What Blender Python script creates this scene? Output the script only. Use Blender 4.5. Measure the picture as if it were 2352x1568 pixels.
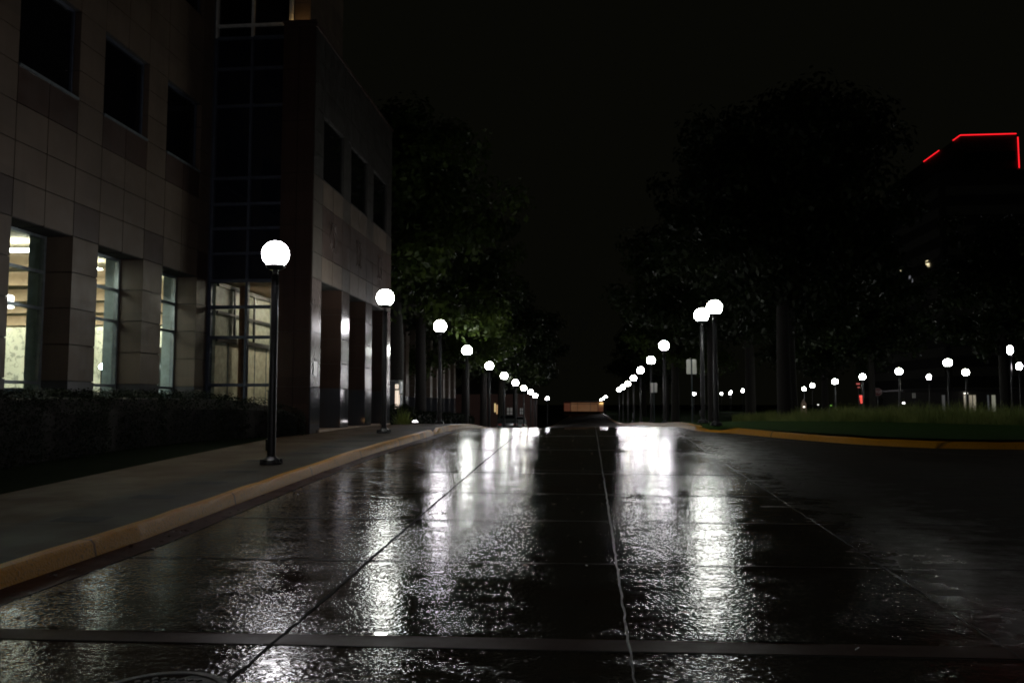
import bpy, bmesh, math, random
from mathutils import Vector, Matrix
R = math.radians
S = bpy.context.scene
for o in list(bpy.data.objects): bpy.data.objects.remove(o)

# ------------------------------------------------------------ camera, night sky, exposure
cam = bpy.data.cameras.new('camera'); co = bpy.data.objects.new('camera', cam)
S.collection.objects.link(co); S.camera = co
cam.sensor_width = 36; cam.lens = 36*1920/2352; cam.clip_start = .05; cam.clip_end = 3000
co.location = (0, 0, 0)                       # world origin = eye height, 1.70 m above the wet road
co.rotation_euler = (R(90+4.26), 0, math.atan(174/1920*math.cos(R(4.26))))
w = bpy.data.worlds.new('World'); S.world = w; w.use_nodes = True
bg = w.node_tree.nodes['Background']
bg.inputs[0].default_value = (.0021, .0021, .0013, 1); bg.inputs[1].default_value = 1.0   # overcast city night
S.view_settings.view_transform = 'Standard'; S.view_settings.look = 'None'
S.view_settings.exposure = 0; S.view_settings.gamma = 1
S.render.engine = 'CYCLES'
S.cycles.use_denoising = True; S.cycles.denoiser = 'OPENIMAGEDENOISE'; S.cycles.denoising_prefilter = 'ACCURATE'
S.cycles.max_bounces = 6; S.cycles.diffuse_bounces = 2; S.cycles.glossy_bounces = 4
S.cycles.transparent_max_bounces = 12
S.cycles.sample_clamp_indirect = 12; S.cycles.caustics_reflective = False; S.cycles.caustics_refractive = False
S.cycles.use_light_tree = True
S.cycles.filter_width = 1.9

C = S.collection
rnd = random.Random(7)
GLOBE = 62.0

# ------------------------------------------------------------ helpers
def lerp(a, b, t): return a+(b-a)*t
def interp(tab, x):
    if x <= tab[0][0]: return tab[0][1]+(x-tab[0][0])*(tab[1][1]-tab[0][1])/(tab[1][0]-tab[0][0])
    if x >= tab[-1][0]: return tab[-1][1]
    for i in range(len(tab)-1):
        (x0, y0), (x1, y1) = tab[i], tab[i+1]
        if x0 <= x <= x1:
            m = (y1-y0)/(x1-x0)
            mp = (y0-tab[i-1][1])/(x0-tab[i-1][0]) if i else m
            mn = (tab[i+2][1]-y1)/(tab[i+2][0]-x1) if i+2 < len(tab) else m
            m0 = (mp+m)/2 if i else m; m1 = (mn+m)/2
            if m0*m < 0: m0 = 0
            if m1*m < 0: m1 = 0
            h = x1-x0; t = (x-x0)/h
            return ((2*t**3-3*t*t+1)*y0+(t**3-2*t*t+t)*h*m0+(-2*t**3+3*t*t)*y1+(t**3-t*t)*h*m1)
LT = [(-40, -3.164), (0, -1.70), (20, -.968), (24, -.885), (28, -.86), (31, -.90), (38, -1.24), (46, -1.60), (54, -1.88), (62.5, -2.13),
      (71, -2.37), (80, -2.62), (88, -2.85), (112, -3.0), (400, -3.1)]
RT = [(-40, -3.164), (0, -1.70), (20, -.968), (24, -.82), (27, -.77), (30, -.80), (38, -1.02), (48, -1.2), (57, -1.42), (66, -1.68),
      (76, -1.92), (90, -2.1), (120, -2.2), (400, -2.2)]
def G(x, y):
    t = min(1, max(0, (x+4.4)/7.4))
    return lerp(interp(LT, y), interp(RT, y), t)

class MB:
    def __init__(s): s.v = []; s.f = []; s.m = []; s.mi = 0; s.sm = False
    def add(s, vs, fs):
        b = len(s.v); s.v += [tuple(v) for v in vs]; s.f += [tuple(b+i for i in f) for f in fs]; s.m += [s.mi]*len(fs); return s
    def box(s, x0, x1, y0, y1, z0, z1):
        return s.add([(x0, y0, z0), (x1, y0, z0), (x1, y1, z0), (x0, y1, z0), (x0, y0, z1), (x1, y0, z1), (x1, y1, z1), (x0, y1, z1)],
              [(0, 3, 2, 1), (4, 5, 6, 7), (0, 1, 5, 4), (1, 2, 6, 5), (2, 3, 7, 6), (3, 0, 4, 7)])
    def lathe(s, prof, n=24, cx=0, cy=0, caps=True):
        b = len(s.v)
        for (r, z) in prof:
            for k in range(n):
                a = 2*math.pi*k/n; s.v.append((cx+r*math.cos(a), cy+r*math.sin(a), z))
        fs = []
        for i in range(len(prof)-1):
            for k in range(n):
                fs.append((b+i*n+k, b+i*n+(k+1) % n, b+(i+1)*n+(k+1) % n, b+(i+1)*n+k))
        if caps:
            fs.append(tuple(b+k for k in reversed(range(n)))); fs.append(tuple(b+(len(prof)-1)*n+k for k in range(n)))
        s.f += fs; s.m += [s.mi]*len(fs); return s
    def tube(s, pts, rad, n=8):
        pts = [Vector(p) for p in pts]; b = len(s.v)
        for i, p in enumerate(pts):
            d = (pts[min(i+1, len(pts)-1)]-pts[max(i-1, 0)]).normalized()
            a = d.cross(Vector((.31, .95, .02))); a.normalize(); c = d.cross(a)
            r = rad[i] if isinstance(rad, (list, tuple)) else rad
            for k in range(n):
                t = 2*math.pi*k/n; s.v.append(tuple(p+(a*math.cos(t)+c*math.sin(t))*r))
        fs = [(b+i*n+k, b+i*n+(k+1) % n, b+(i+1)*n+(k+1) % n, b+(i+1)*n+k) for i in range(len(pts)-1) for k in range(n)]
        fs += [tuple(b+k for k in range(n)), tuple(b+(len(pts)-1)*n+k for k in range(n))]
        s.f += fs; s.m += [s.mi]*len(fs); return s
    def grid(s, xs, ys, fz):
        b = len(s.v); nx = len(xs)
        for y in ys:
            for x in xs: s.v.append((x, y, fz(x, y)))
        fs = [(b+j*nx+i, b+j*nx+i+1, b+(j+1)*nx+i+1, b+(j+1)*nx+i) for j in range(len(ys)-1) for i in range(nx-1)]
        s.f += fs; s.m += [s.mi]*len(fs); return s
    def build(s, name, mats, parent=None, loc=None, smooth=False, bevel=0):
        me = bpy.data.meshes.new(name); me.from_pydata(s.v, [], s.f)
        if not isinstance(mats, (list, tuple)): mats = [mats]
        for m in mats: me.materials.append(m)
        me.polygons.foreach_set('material_index', s.m)
        if smooth: me.polygons.foreach_set('use_smooth', [True]*len(me.polygons))
        me.update()
        bm = bmesh.new(); bm.from_mesh(me); bmesh.ops.recalc_face_normals(bm, faces=bm.faces) if len(bm.faces) < 3000 else None
        bm.to_mesh(me); bm.free()
        o = bpy.data.objects.new(name, me); C.objects.link(o)
        if parent: o.parent = parent
        if loc: o.location = loc
        if bevel:
            b = o.modifiers.new('bevel', 'BEVEL'); b.width = bevel; b.segments = 2; b.limit_method = 'ANGLE'
        if smooth == 'auto':
            me.polygons.foreach_set('use_smooth', [True]*len(me.polygons)); me.set_sharp_from_angle(angle=R(35))
        return o
def tag(o, label=None, cat=None, group=None, kind=None):
    if label: o['label'] = label
    if cat: o['category'] = cat
    if group: o['group'] = group
    if kind: o['kind'] = kind
    return o
def thing(name, label, cat, loc=(0, 0, 0), rz=0, group=None):
    o = bpy.data.objects.new(name, None); C.objects.link(o); o.location = loc; o.rotation_euler = (0, 0, rz)
    o.empty_display_size = .2
    return tag(o, label, cat, group)
def struct(o): o['kind'] = 'structure'; return o
def copy_tree(o, parent=None):
    c = o.copy(); C.objects.link(c); c.parent = parent
    for ch in [x for x in o.children]: copy_tree(ch, c)
    return c

# ------------------------------------------------------------ materials
class NT:
    def __init__(s, name):
        s.mat = bpy.data.materials.new(name); s.mat.use_nodes = True; s.t = s.mat.node_tree; s.n = s.t.nodes; s.p = s.n['Principled BSDF']
        s.tc = s.n.new('ShaderNodeTexCoord')
    def L(s, a, b): s.t.links.new(a, b)
    def map(s, scale=(1, 1, 1), src='Object'):
        m = s.n.new('ShaderNodeMapping'); m.inputs['Scale'].default_value = scale; s.L(s.tc.outputs[src], m.inputs[0]); return m.outputs[0]
    def noise(s, vec, scale, detail=4, rough=.55, dist=0):
        n = s.n.new('ShaderNodeTexNoise'); n.inputs['Scale'].default_value = scale; n.inputs['Detail'].default_value = detail
        n.inputs['Roughness'].default_value = rough; n.inputs['Distortion'].default_value = dist
        s.L(vec, n.inputs['Vector']); return n.outputs[0]
    def ramp(s, fac, stops):
        r = s.n.new('ShaderNodeValToRGB'); e = r.color_ramp.elements
        while len(e) < len(stops): e.new(.5)
        for i, (p, c) in enumerate(stops):
            e[i].position = p; e[i].color = (c, c, c, 1) if isinstance(c, (int, float)) else (*c, 1)
        s.L(fac, r.inputs[0]); return r.outputs[0]
    def math(s, op, a, b=0, c=None):
        m = s.n.new('ShaderNodeMath'); m.operation = op
        for i, q in enumerate((a, b, c)):
            if q is None: continue
            if isinstance(q, (int, float)): m.inputs[i].default_value = q
            else: s.L(q, m.inputs[i])
        return m.outputs[0]
    def mix(s, fac, a, b):
        m = s.n.new('ShaderNodeMix'); m.data_type = 'RGBA'
        for i, q in ((0, fac), (6, a), (7, b)):
            if isinstance(q, (int, float)): m.inputs[i].default_value = q if i == 0 else (q, q, q, 1)
            elif isinstance(q, tuple): m.inputs[i].default_value = (*q, 1)
            else: s.L(q, m.inputs[i])
        return m.outputs[2]
    def bump(s, h, strength, dist, prev=None):
        b = s.n.new('ShaderNodeBump'); b.inputs['Distance'].default_value = dist
        if isinstance(strength, (int, float)): b.inputs['Strength'].default_value = strength
        else: s.L(strength, b.inputs['Strength'])
        s.L(h, b.inputs['Height'])
        if prev: s.L(prev, b.inputs['Normal'])
        return b.outputs[0]
    def set(s, **k):
        for key, v in k.items():
            i = s.p.inputs[key.replace('_', ' ')]
            if isinstance(v, (int, float)): i.default_value = v
            elif isinstance(v, tuple): i.default_value = (*v, 1) if len(v) == 3 else v
            else: s.L(v, i)
        return s
def simple(name, col, rough=.6, metal=0, var=.25, scale=6, bump=.0, **k):
    n = NT(name); v = n.map(); f = n.noise(v, scale, 5)
    a = tuple(c*(1-var) for c in col); b = tuple(min(1, c*(1+var)) for c in col)
    n.set(Base_Color=n.ramp(f, [(.3, a), (.7, b)]), Roughness=rough, Metallic=metal, **k)
    if bump: n.set(Normal=n.bump(n.noise(v, scale*9, 3), bump, .01))
    return n.mat
def emis(name, col, strength):
    n = NT(name); n.set(Base_Color=(.8, .8, .8), Emission_Color=col, Emission_Strength=strength); return n.mat

def stone(name, col, rough, polish=False):
    n = NT(name); v = n.map()
    big = n.noise(v, .9, 3); fine = n.noise(v, 55, 2, .7)
    sn = n.n.new('ShaderNodeVectorMath'); sn.operation = 'FLOOR'; n.L(n.map((.5, 1.129, 1.43)), sn.inputs[0])
    wn = n.n.new('ShaderNodeTexWhiteNoise'); n.L(sn.outputs[0], wn.inputs[0])
    streak = n.noise(n.map((3, 3, .25)), 2.2, 4, .6)
    tone = n.math('ADD', n.math('MULTIPLY', big, .4), n.math('ADD', n.math('MULTIPLY', wn.outputs[0], .22), n.math('MULTIPLY', streak, .38)))
    c1 = n.ramp(tone, [(.3, tuple(c*.72 for c in col)), (.7, tuple(c*1.2 for c in col))])
    n.set(Base_Color=n.mix(n.math('MULTIPLY', fine, .35), c1, tuple(c*.55 for c in col)), Roughness=n.ramp(n.noise(v, 2.5, 3), [(.3, rough*.8), (.7, min(1, rough*1.2))]))
    n.set(Normal=n.bump(n.noise(v, 8 if polish else 30, 2), .02 if polish else .2, .004 if polish else .003))
    return n.mat
M = {}
M['stone'] = stone('pale stone cladding', (.088, .063, .045), .55)
M['stone_cool'] = stone('grey stone cladding', (.055, .044, .035), .5)
M['brown'] = stone('brown stone cladding', (.042, .024, .018), .5)
M['pol'] = stone('polished pinkish granite', (.10, .08, .076), .21, True)
M['polbrown'] = stone('polished brown granite', (.045, .027, .021), .22, True)
M['plinth'] = stone('polished dark granite', (.045, .047, .055), .1, True)
M['joint'] = simple('joint mortar', (.03, .028, .026), .9)
M['metal_dark'] = simple('dark bronze paint', (.022, .022, .024), .32, .0, bump=.1)
M['frame'] = simple('grey window aluminium', (.20, .23, .25), .38, .6)
M['frame_dark'] = simple('dark curtain wall aluminium', (.055, .065, .09), .5, .3)
M['frame_lit'] = simple('pale aluminium', (.5, .5, .47), .4, .3)
M['teal'] = simple('grey green paint', (.26, .33, .34), .5)
def glass(name, tint=(1, 1, 1), trans=True):
    n = NT(name)
    if trans:
        out = n.n['Material Output']
        tr = n.n.new('ShaderNodeBsdfTransparent'); tr.inputs[0].default_value = (*tint, 1)
        gl = n.n.new('ShaderNodeBsdfGlossy'); gl.inputs['Roughness'].default_value = .02
        fr = n.n.new('ShaderNodeFresnel'); fr.inputs[0].default_value = 1.5
        mx = n.n.new('ShaderNodeMixShader'); ge = n.n.new('ShaderNodeNewGeometry'); n.L(n.math('MULTIPLY', fr.outputs[0], n.math('SUBTRACT', 1, ge.outputs['Backfacing'])), mx.inputs[0]); n.L(tr.outputs[0], mx.inputs[1]); n.L(gl.outputs[0], mx.inputs[2])
        n.L(mx.outputs[0], out.inputs[0])
    else:
        n.set(Base_Color=tint, Roughness=.05)
    return n.mat
M['glass'] = glass('clear window glass', (.86, .90, .88))
M['darkglass'] = glass('dark blue glass', (.006, .008, .014), False)
M['blackglass'] = glass('unlit window glass', (.003, .003, .004), False)
M['cream'] = simple('cream plaster', (.70, .64, .48), .8, var=.06)
M['tan'] = simple('tan ceiling paint', (.50, .41, .28), .8, var=.08)
M['peach'] = simple('peach ceiling paint', (.62, .46, .32), .8, var=.08)
M['curtain'] = simple('beige curtain', (.5, .46, .34), .85)
M['wood'] = simple('orange wood column', (.26, .12, .06), .5)
M['greyfloor'] = simple('grey carpet', (.35, .34, .32), .9)

# wet concrete road
def wet_road():
    n = NT('wet concrete road'); v = n.map()
    sx = n.n.new('ShaderNodeSeparateXYZ'); n.L(v, sx.inputs[0])
    big = n.noise(v, .55, 4, .6); mid = n.noise(n.map((1, 1.6, 1)), 2.6, 6, .66); fine = n.noise(v, 13, 4, .7)
    grain = n.noise(n.map((1, .75, 1)), 36, 3, .65); wav = n.noise(n.map((.8, 2.2, 1)), 7, 4, .6)
    vor = n.n.new('ShaderNodeTexVoronoi'); vor.inputs['Scale'].default_value = 27; n.L(v, vor.inputs['Vector'])
    film = n.math('ADD', n.math('MULTIPLY', big, .35), n.math('ADD', n.math('MULTIPLY', mid, .45), n.math('MULTIPLY', fine, .2)))
    wet = n.ramp(film, [(.44, 0), (.56, 1)])
    # tyre-worn asphalt of the side street begins right of the last slab
    side = n.ramp(n.math('ADD', n.math('MULTIPLY', n.math('SUBTRACT', mid, .5), 1.6), n.math('MULTIPLY', n.math('SUBTRACT', sx.outputs[0], 2.2), .4)), [(0, 0), (.9, 1)])
    col = n.ramp(n.math('ADD', n.math('MULTIPLY', mid, .6), n.math('MULTIPLY', grain, .4)), [(.35, (.030, .027, .020)), (.68, (.088, .076, .058))])
    patch = n.ramp(n.noise(v, 1.1, 5, .6), [(.5, 0), (.62, 1)])
    col = n.mix(n.math('MULTIPLY', patch, .4), col, (.060, .030, .018)); col = n.mix(n.math('MULTIPLY', side, .6), col, (.022, .018, .013))
    farr = n.ramp(n.math('MULTIPLY', sx.outputs[1], .01), [(.36, 0), (.55, 1)])
    rough = n.mix(n.math('MAXIMUM', side, farr), n.ramp(wet, [(0, .17), (1, .06)]), .7)
    n.set(Base_Color=col, Roughness=rough, IOR=1.38, Specular_IOR_Level=n.mix(side, .5, .05))
    pits = n.ramp(n.math('ADD', n.math('MULTIPLY', grain, .55), n.math('MULTIPLY', vor.outputs['Distance'], .9)), [(.42, 0), (.80, 1)])
    tine = n.noise(n.map((1.1, 8.5, 1)), 4.2, 3, .6); swell = n.noise(n.map((.45, 1.5, 1)), 2.6, 3, .6)
    b0 = n.bump(swell, .5, .010); b0 = n.bump(tine, .5, .0016, b0)
    b1 = n.bump(wav, .5, .0027, b0)
    b2 = n.bump(n.ramp(fine, [(.36, 0), (.64, 1)]), .5, .0014, b1)
    b3 = n.bump(pits, n.ramp(wet, [(0, 1), (1, .22)]), .0019, b2)
    n.set(Normal=b3)
    return n.mat
M['road'] = wet_road()
def smooth_wet():
    n = NT('smooth wet concrete'); v = n.map()
    f = n.noise(v, 2.2, 4); g = n.noise(v, 70, 2)
    n.set(Base_Color=n.ramp(f, [(.3, (.052, .021, .014)), (.7, (.088, .042, .031))]), Specular_IOR_Level=.16, Roughness=n.ramp(f, [(.35, .5), (.6, .36)]), IOR=1.3)
    n.set(Normal=n.bump(g, .25, .004)); return n.mat
M['band'] = smooth_wet()
M['water'] = NT('standing water').set(Base_Color=(.012, .011, .01), Roughness=.02, IOR=1.33).mat
M['tar'] = simple('black joint sealant', (.010, .010, .010), .33, bump=.8, scale=8)
def walk():
    n = NT('damp sidewalk concrete'); v = n.map(); f = n.noise(v, 1.3, 5); g = n.noise(v, 90, 2)
    sx = n.n.new('ShaderNodeSeparateXYZ'); n.L(v, sx.inputs[0])
    strip = n.ramp(n.math('ADD', n.math('MULTIPLY', n.math('SUBTRACT', f, .5), .25), n.math('ADD', sx.outputs[0], 6.3)), [(.35, 0), (.55, 1)])
    base = n.ramp(f, [(.3, (.072, .040, .015)), (.7, (.110, .064, .027))])
    base = n.mix(strip, base, (.058, .045, .030)); n.p.inputs['Specular IOR Level'].default_value = .2
    base = n.mix(n.math('MULTIPLY', g, .4), base, (.05, .04, .03))
    # scored joints across the walk
    fy = n.math('ABSOLUTE', n.math('SUBTRACT', n.math('FRACT', n.math('DIVIDE', sx.outputs[1], 1.5)), .5))
    line = n.ramp(fy, [(0.0, 1), (.014, 0)])
    base = n.mix(n.math('MULTIPLY', line, .9), base, (.02, .017, .014))
    n.set(Base_Color=base, Roughness=n.ramp(f, [(.3, .7), (.7, .5)]), Normal=n.bump(g, .5, .006)); return n.mat
M['walk'] = walk()
M['inset'] = simple('dark brick paver', (.005, .003, .0025), .7, bump=.3, scale=14)
def kerbpaint():
    n = NT('worn yellow kerb paint'); v = n.map()
    sx = n.n.new('ShaderNodeSeparateXYZ'); n.L(v, sx.inputs[0])
    f = n.noise(v, 2.0, 6, .65); g = n.noise(v, 45, 3)
    # the paint is whole near the crossing and worn off to bare concrete further up the street
    far = n.ramp(n.math('MULTIPLY', sx.outputs[1], .02), [(.16, 0), (.5, .65), (.75, 1)])
    near_right = n.ramp(n.math('MULTIPLY', n.math('SUBTRACT', sx.outputs[0], 3.1), .8), [(0, 0), (.5, 1)])
    worn = n.math('MULTIPLY', far, n.math('SUBTRACT', 1, near_right))
    m = n.ramp(n.math('ADD', n.math('MULTIPLY', worn, .9), n.math('SUBTRACT', f, .5)), [(.3, 0), (.62, 1)])
    c = n.mix(m, (.80, .36, .015), (.40, .215, .035))
    c = n.mix(n.ramp(g, [(.55, 0), (.75, .6)]), c, (.10, .06, .03))
    fy = n.math('ABSOLUTE', n.math('SUBTRACT', n.math('FRACT', n.math('ADD', n.math('DIVIDE', sx.outputs[1], 3.0), n.math('MULTIPLY', f, .004))), .5))
    c = n.mix(n.ramp(fy, [(.0015, .85), (.006, 0)]), c, (.05, .03, .015))
    n.set(Base_Color=c, Roughness=.38, Specular_IOR_Level=.3, Normal=n.bump(n.math('ADD', g, f), .6, .012)); return n.mat
M['kerb'] = kerbpaint()
def grassmat(name, a, b, sc=3):
    n = NT(name); v = n.map(); f = n.noise(v, sc, 5); g = n.noise(v, 120, 3)
    c = n.mix(n.math('MULTIPLY', g, .5), n.ramp(f, [(.3, a), (.7, b)]), tuple(x*.4 for x in a))
    n.set(Base_Color=c, Roughness=.9, Normal=n.bump(g, .9, .03)); n.p.inputs['Specular IOR Level'].default_value = .03; return n.mat
M['lawn'] = grassmat('lawn', (.026, .058, .012), (.04, .08, .018))
M['earth'] = grassmat('dark ground', (.02, .025, .014), (.035, .04, .022))
def leafmat(name, a, b):
    n = NT(name); v = n.map(); f = n.noise(v, 1.3, 2)
    info = n.n.new('ShaderNodeObjectInfo')
    c = n.ramp(f, [(.32, a), (.68, b)])
    n.set(Base_Color=c, Roughness=.5); n.p.inputs['Specular IOR Level'].default_value = .25 if name != 'hedge leaves' else .06
    out = n.n['Material Output']; tl = n.n.new('ShaderNodeBsdfTranslucent'); n.L(c, tl.inputs[0])
    mx = n.n.new('ShaderNodeMixShader'); mx.inputs[0].default_value = .35
    n.L(n.p.outputs[0], mx.inputs[1]); n.L(tl.outputs[0], mx.inputs[2]); n.L(mx.outputs[0], out.inputs[0])
    return n.mat
M['leaf'] = leafmat('tree leaves', (.017, .032, .006), (.046, .066, .012))
M['leaf_shaded'] = leafmat('shaded tree leaves', (.006, .012, .003), (.016, .024, .006))  # darker copy of the tree leaves, shade of unlit crowns put into the colour
M['hedge'] = leafmat('hedge leaves', (.004, .008, .003), (.009, .014, .005))
M['blade'] = leafmat('ornamental grass blades', (.15, .20, .055), (.32, .36, .12))
M['bark'] = simple('bark', (.011, .009, .007), .9, var=.4, scale=9, bump=.8)

# ------------------------------------------------------------ ground, road, sidewalk, kerbs
def frange(a, b, s):
    n = max(1, int(round((b-a)/s))); return [a+(b-a)*i/n for i in range(n+1)]
YR = frange(-30, 0, 5)[:-1]+frange(0, 40, .5)[:-1]+frange(40, 120, 2)[:-1]+frange(120, 320, 20)
YN = [y for y in YR if y <= 27]
mb = MB()
SX = [-4.6, -1.98, .245, 2.55, 4.9]; SY = [-2, .95, 3.1, 5.26, 7.55, 9.67, 11.81, 14.2, 16.4, 18.6, 22.9, 27.2, 33]
def warp(x, y):
    if not (SY[0] < y < SY[-1] and SX[0] < x < SX[-1]): return 0
    i = max(k for k in range(len(SX)) if SX[k] <= x); j = max(k for k in range(len(SY)) if SY[k] <= y)
    if i >= len(SX)-1 or j >= len(SY)-1: return 0
    q = random.Random(i*31+j*7+5); A = q.uniform(-.0042, .0022); B = q.uniform(-.004, .004)
    tx = 2*(x-SX[i])/(SX[i+1]-SX[i])-1; ty = 2*(y-SY[j])/(SY[j+1]-SY[j])-1
    return (1-tx**4)*(1-ty*ty)*(A+B*ty)
YF = sorted(set(round(q, 3) for q in [y for y in YR if y < -2 or y > 33.2]+frange(-2, 33, .15)+SY))
XS = sorted(set(round(q, 3) for q in frange(-4.6, 4.9, .22)+SX))
mb.grid(XS, [y for y in YF if y <= 27.3], lambda x, y: G(x, y)+warp(x, y))
mb.grid([x for x in XS if x < 3.3], [y for y in YF if y >= [q for q in YF if q <= 27.3][-1]], lambda x, y: G(x, y)+warp(x, y))
mb.grid(frange(4.9, 19.9, 1)+[30, 50, 90], YN, G)
road = struct(mb.build('road', M['road'], smooth=True))
# kerb line round the right-hand corner
KC = [(3.05, 320), (3.05, 120), (3.05, 60), (3.05, 40), (3.05, 32), (3.05, 28), (3.08, 26.2), (3.16, 25.3), (3.36, 24.7), (3.7, 24.25), (4.08, 23.76), (4.5, 22.95), (5.0, 22.11), (5.4, 21.55),
      (5.79, 21.06), (6.15, 20.62), (6.55, 20.24), (7.1, 19.83), (7.72, 19.51), (8.5, 19.36), (9.47, 19.29), (12, 19.25), (20, 19.2), (90, 19.2)]
KL = [(-4.66, -30), (-4.66, 2), (-4.64, 6), (-4.52, 8.2), (-4.52, 13.5), (-4.52, 16.6), (-4.40, 20), (-4.36, 22.3), (-4.4, 23.6), (-4.42, 24.6), (-4.42, 26), (-4.42, 320)]
def resample(pts, step=.45):
    out = []
    for (a, b), (c, d) in zip(pts[:-1], pts[1:]):
        L = math.hypot(c-a, d-b); far = min(b, d) > 50 or a > 20
        n = max(1, int(L/(step if not far else 8)))
        out += [(lerp(a, c, i/n), lerp(b, d, i/n)) for i in range(n)]
    return out+[pts[-1]]
def kerb(pts, side, name, dips):
    """side=+1: verge lies to the right of travel"""
    P = resample(pts); mb = MB(); prof = []
    r2 = random.Random(len(pts))
    for i, (x, y) in enumerate(P):
        a = Vector(P[max(0, i-1)]); b = Vector(P[min(len(P)-1, i+1)]); d = (b-a).normalized(); nrm = Vector((d.y, -d.x))*side
        h = .152
        for (dx, dy, wd) in dips:
            q = math.hypot(x-dx, y-dy); 
            if q < wd: h *= .12+.88*(q/wd)**2*(3-2*q/wd)
        g = G(x, y); j = r2.uniform(-.006, .006)
        prof.append([(x-nrm.x*.02, y-nrm.y*.02, g-.05), (x-nrm.x*.012, y-nrm.y*.012, g+.004), (x+nrm.x*.012, y+nrm.y*.012, g+h-.035+j),
                     (x+nrm.x*.045, y+nrm.y*.045, g+h+j), (x+nrm.x*.15, y+nrm.y*.15, g+h+.004+j), (x+nrm.x*.152, y+nrm.y*.152, g-.05)])
    for i in range(len(prof)-1):
        b = len(mb.v); mb.add(prof[i]+prof[i+1], [(k, k+1, k+7, k+6) for k in range(5)])
    return struct(mb.build(name, M['kerb'], smooth='auto'))
kerb(KC, -1, 'kerb', [(3.55, 24.45, .75)])
kerb(KL, -1, 'kerb', [(-4.42, 24.3, .8)])
# gutter pans: smoother strip beside the kerb
mb = MB()
P = resample(KL[:-1])+[(-4.42, 60)]
gp = [(x+.0, x+.30+.05*math.sin(y*.3), y) for x, y in P]
for i in range(len(gp)-1):
    (a, b_, y0), (c, d, y1) = gp[i], gp[i+1]
    mb.add([(a, y0, G(a, y0)+.004), (b_, y0, G(b_, y0)+.004), (d, y1, G(d, y1)+.004), (c, y1, G(c, y1)+.004)], [(0, 1, 2, 3)])
struct(mb.build('gutter', M['band'], smooth=True))
# bands and joints across and along the slabs
def strip_across(mb, y0, y1, dz, x0=-4.3, x1=16, tilt=.04):
    xs = frange(x0, x1, .5)
    b = len(mb.v)
    for x in xs:
        for y in (y0, y1): yy = y+tilt*(x+1)*.6; mb.v.append((x, yy, G(x, yy)+dz))
    fs = [(b+2*i, b+2*i+2, b+2*i+3, b+2*i+1) for i in range(len(xs)-1)]; mb.f += fs; mb.m += [mb.mi]*len(fs)
mb = MB(); strip_across(mb, 5.23, 5.44, .004)
struct(mb.build('road_band', M['band'], smooth=True))
mb = MB()
for a, b_ in ((-3.9, -3.35), (-3.3, -2.1), (-1.75, -.9), (.6, 1.5)):
    xs = frange(a, b_, .06); b = len(mb.v)
    for i, x in enumerate(xs):
        t = i/(len(xs)-1); wd = .028*math.sin(math.pi*t)**.5*(.8+.3*math.sin(x*17)); yy = 5.445+.024*(x+1)
        mb.v += [(x, yy-wd*.4, G(x, 5.49)+.0075), (x, yy+wd, G(x, 5.49)+.0075)]
    fs = [(b+2*i, b+2*i+2, b+2*i+3, b+2*i+1) for i in range(len(xs)-1)]; mb.f += fs; mb.m += [0]*len(fs)
struct(mb.build('puddle', M['water']))
mb = MB()
for y, wdt in ((5.22, .010), (7.55, .026), (9.67, .034), (11.81, .035), (14.2, .055), (14.62, .02), (18.6, .06), (22.9, .09), (33, .03)):
    strip_across(mb, y-wdt/2, y+wdt/2, .005, x1=2.9 if y > 24 else 16, tilt=.03 if y < 10 else 0)
struct(mb.build('road_joint', simple('dry cross joint', (.007, .007, .007), .9)))
def bead(x0, y0, y1, wd, h, mat, wob=.006):
    mb = MB(); ys = frange(y0, y1, .12); r2 = random.Random(int(x0*100))
    b = len(mb.v)
    for y in ys:
        x = x0+r2.uniform(-wob, wob); ww = wd*r2.uniform(.7, 1.25); hh = h*r2.uniform(.4, 1.2); g = G(x, y)
        for k in range(5):
            t = k/4; mb.v.append((x+(t-.5)*ww, y, g+.0045+hh*math.sin(math.pi*t)))
    fs = [(b+5*i+k, b+5*i+k+1, b+5*i+k+6, b+5*i+k+5) for i in range(len(ys)-1) for k in range(4)]
    mb.f += fs; mb.m += [0]*len(fs)
    return struct(mb.build('road_joint', mat, smooth=True))
bead(-1.98, -2, 45, .026, .0005, simple('dry dark joint', (.008, .008, .008), .95))
bead(.245, -2, 60, .015, .0016, simple('worn sealant', (.012, .012, .012), .42, bump=1, scale=9), .008)
bead(2.55, -2, 45, .011, .0014, simple('worn sealant', (.012, .012, .012), .42, bump=1, scale=9), .008)
# worn line that follows the right-hand kerb
mb = MB(); q = [(4.3, 22.1), (5.2, 20.9), (6.2, 19.5), (7.6, 18.1), (9.5, 17.2), (13, 16.6), (18, 16.3)]
qq = resample(q, .3)
for i in range(len(qq)-1):
    (a, b_), (c, d) = qq[i], qq[i+1]
    mb.add([(a, b_, G(a, b_)+.006), (a+.02, b_+.025, G(a, b_)+.006), (c+.02, d+.025, G(c, d)+.006), (c, d, G(c, d)+.006)], [(0, 1, 2, 3)])
struct(mb.build('road_joint', M['tar']))
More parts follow.
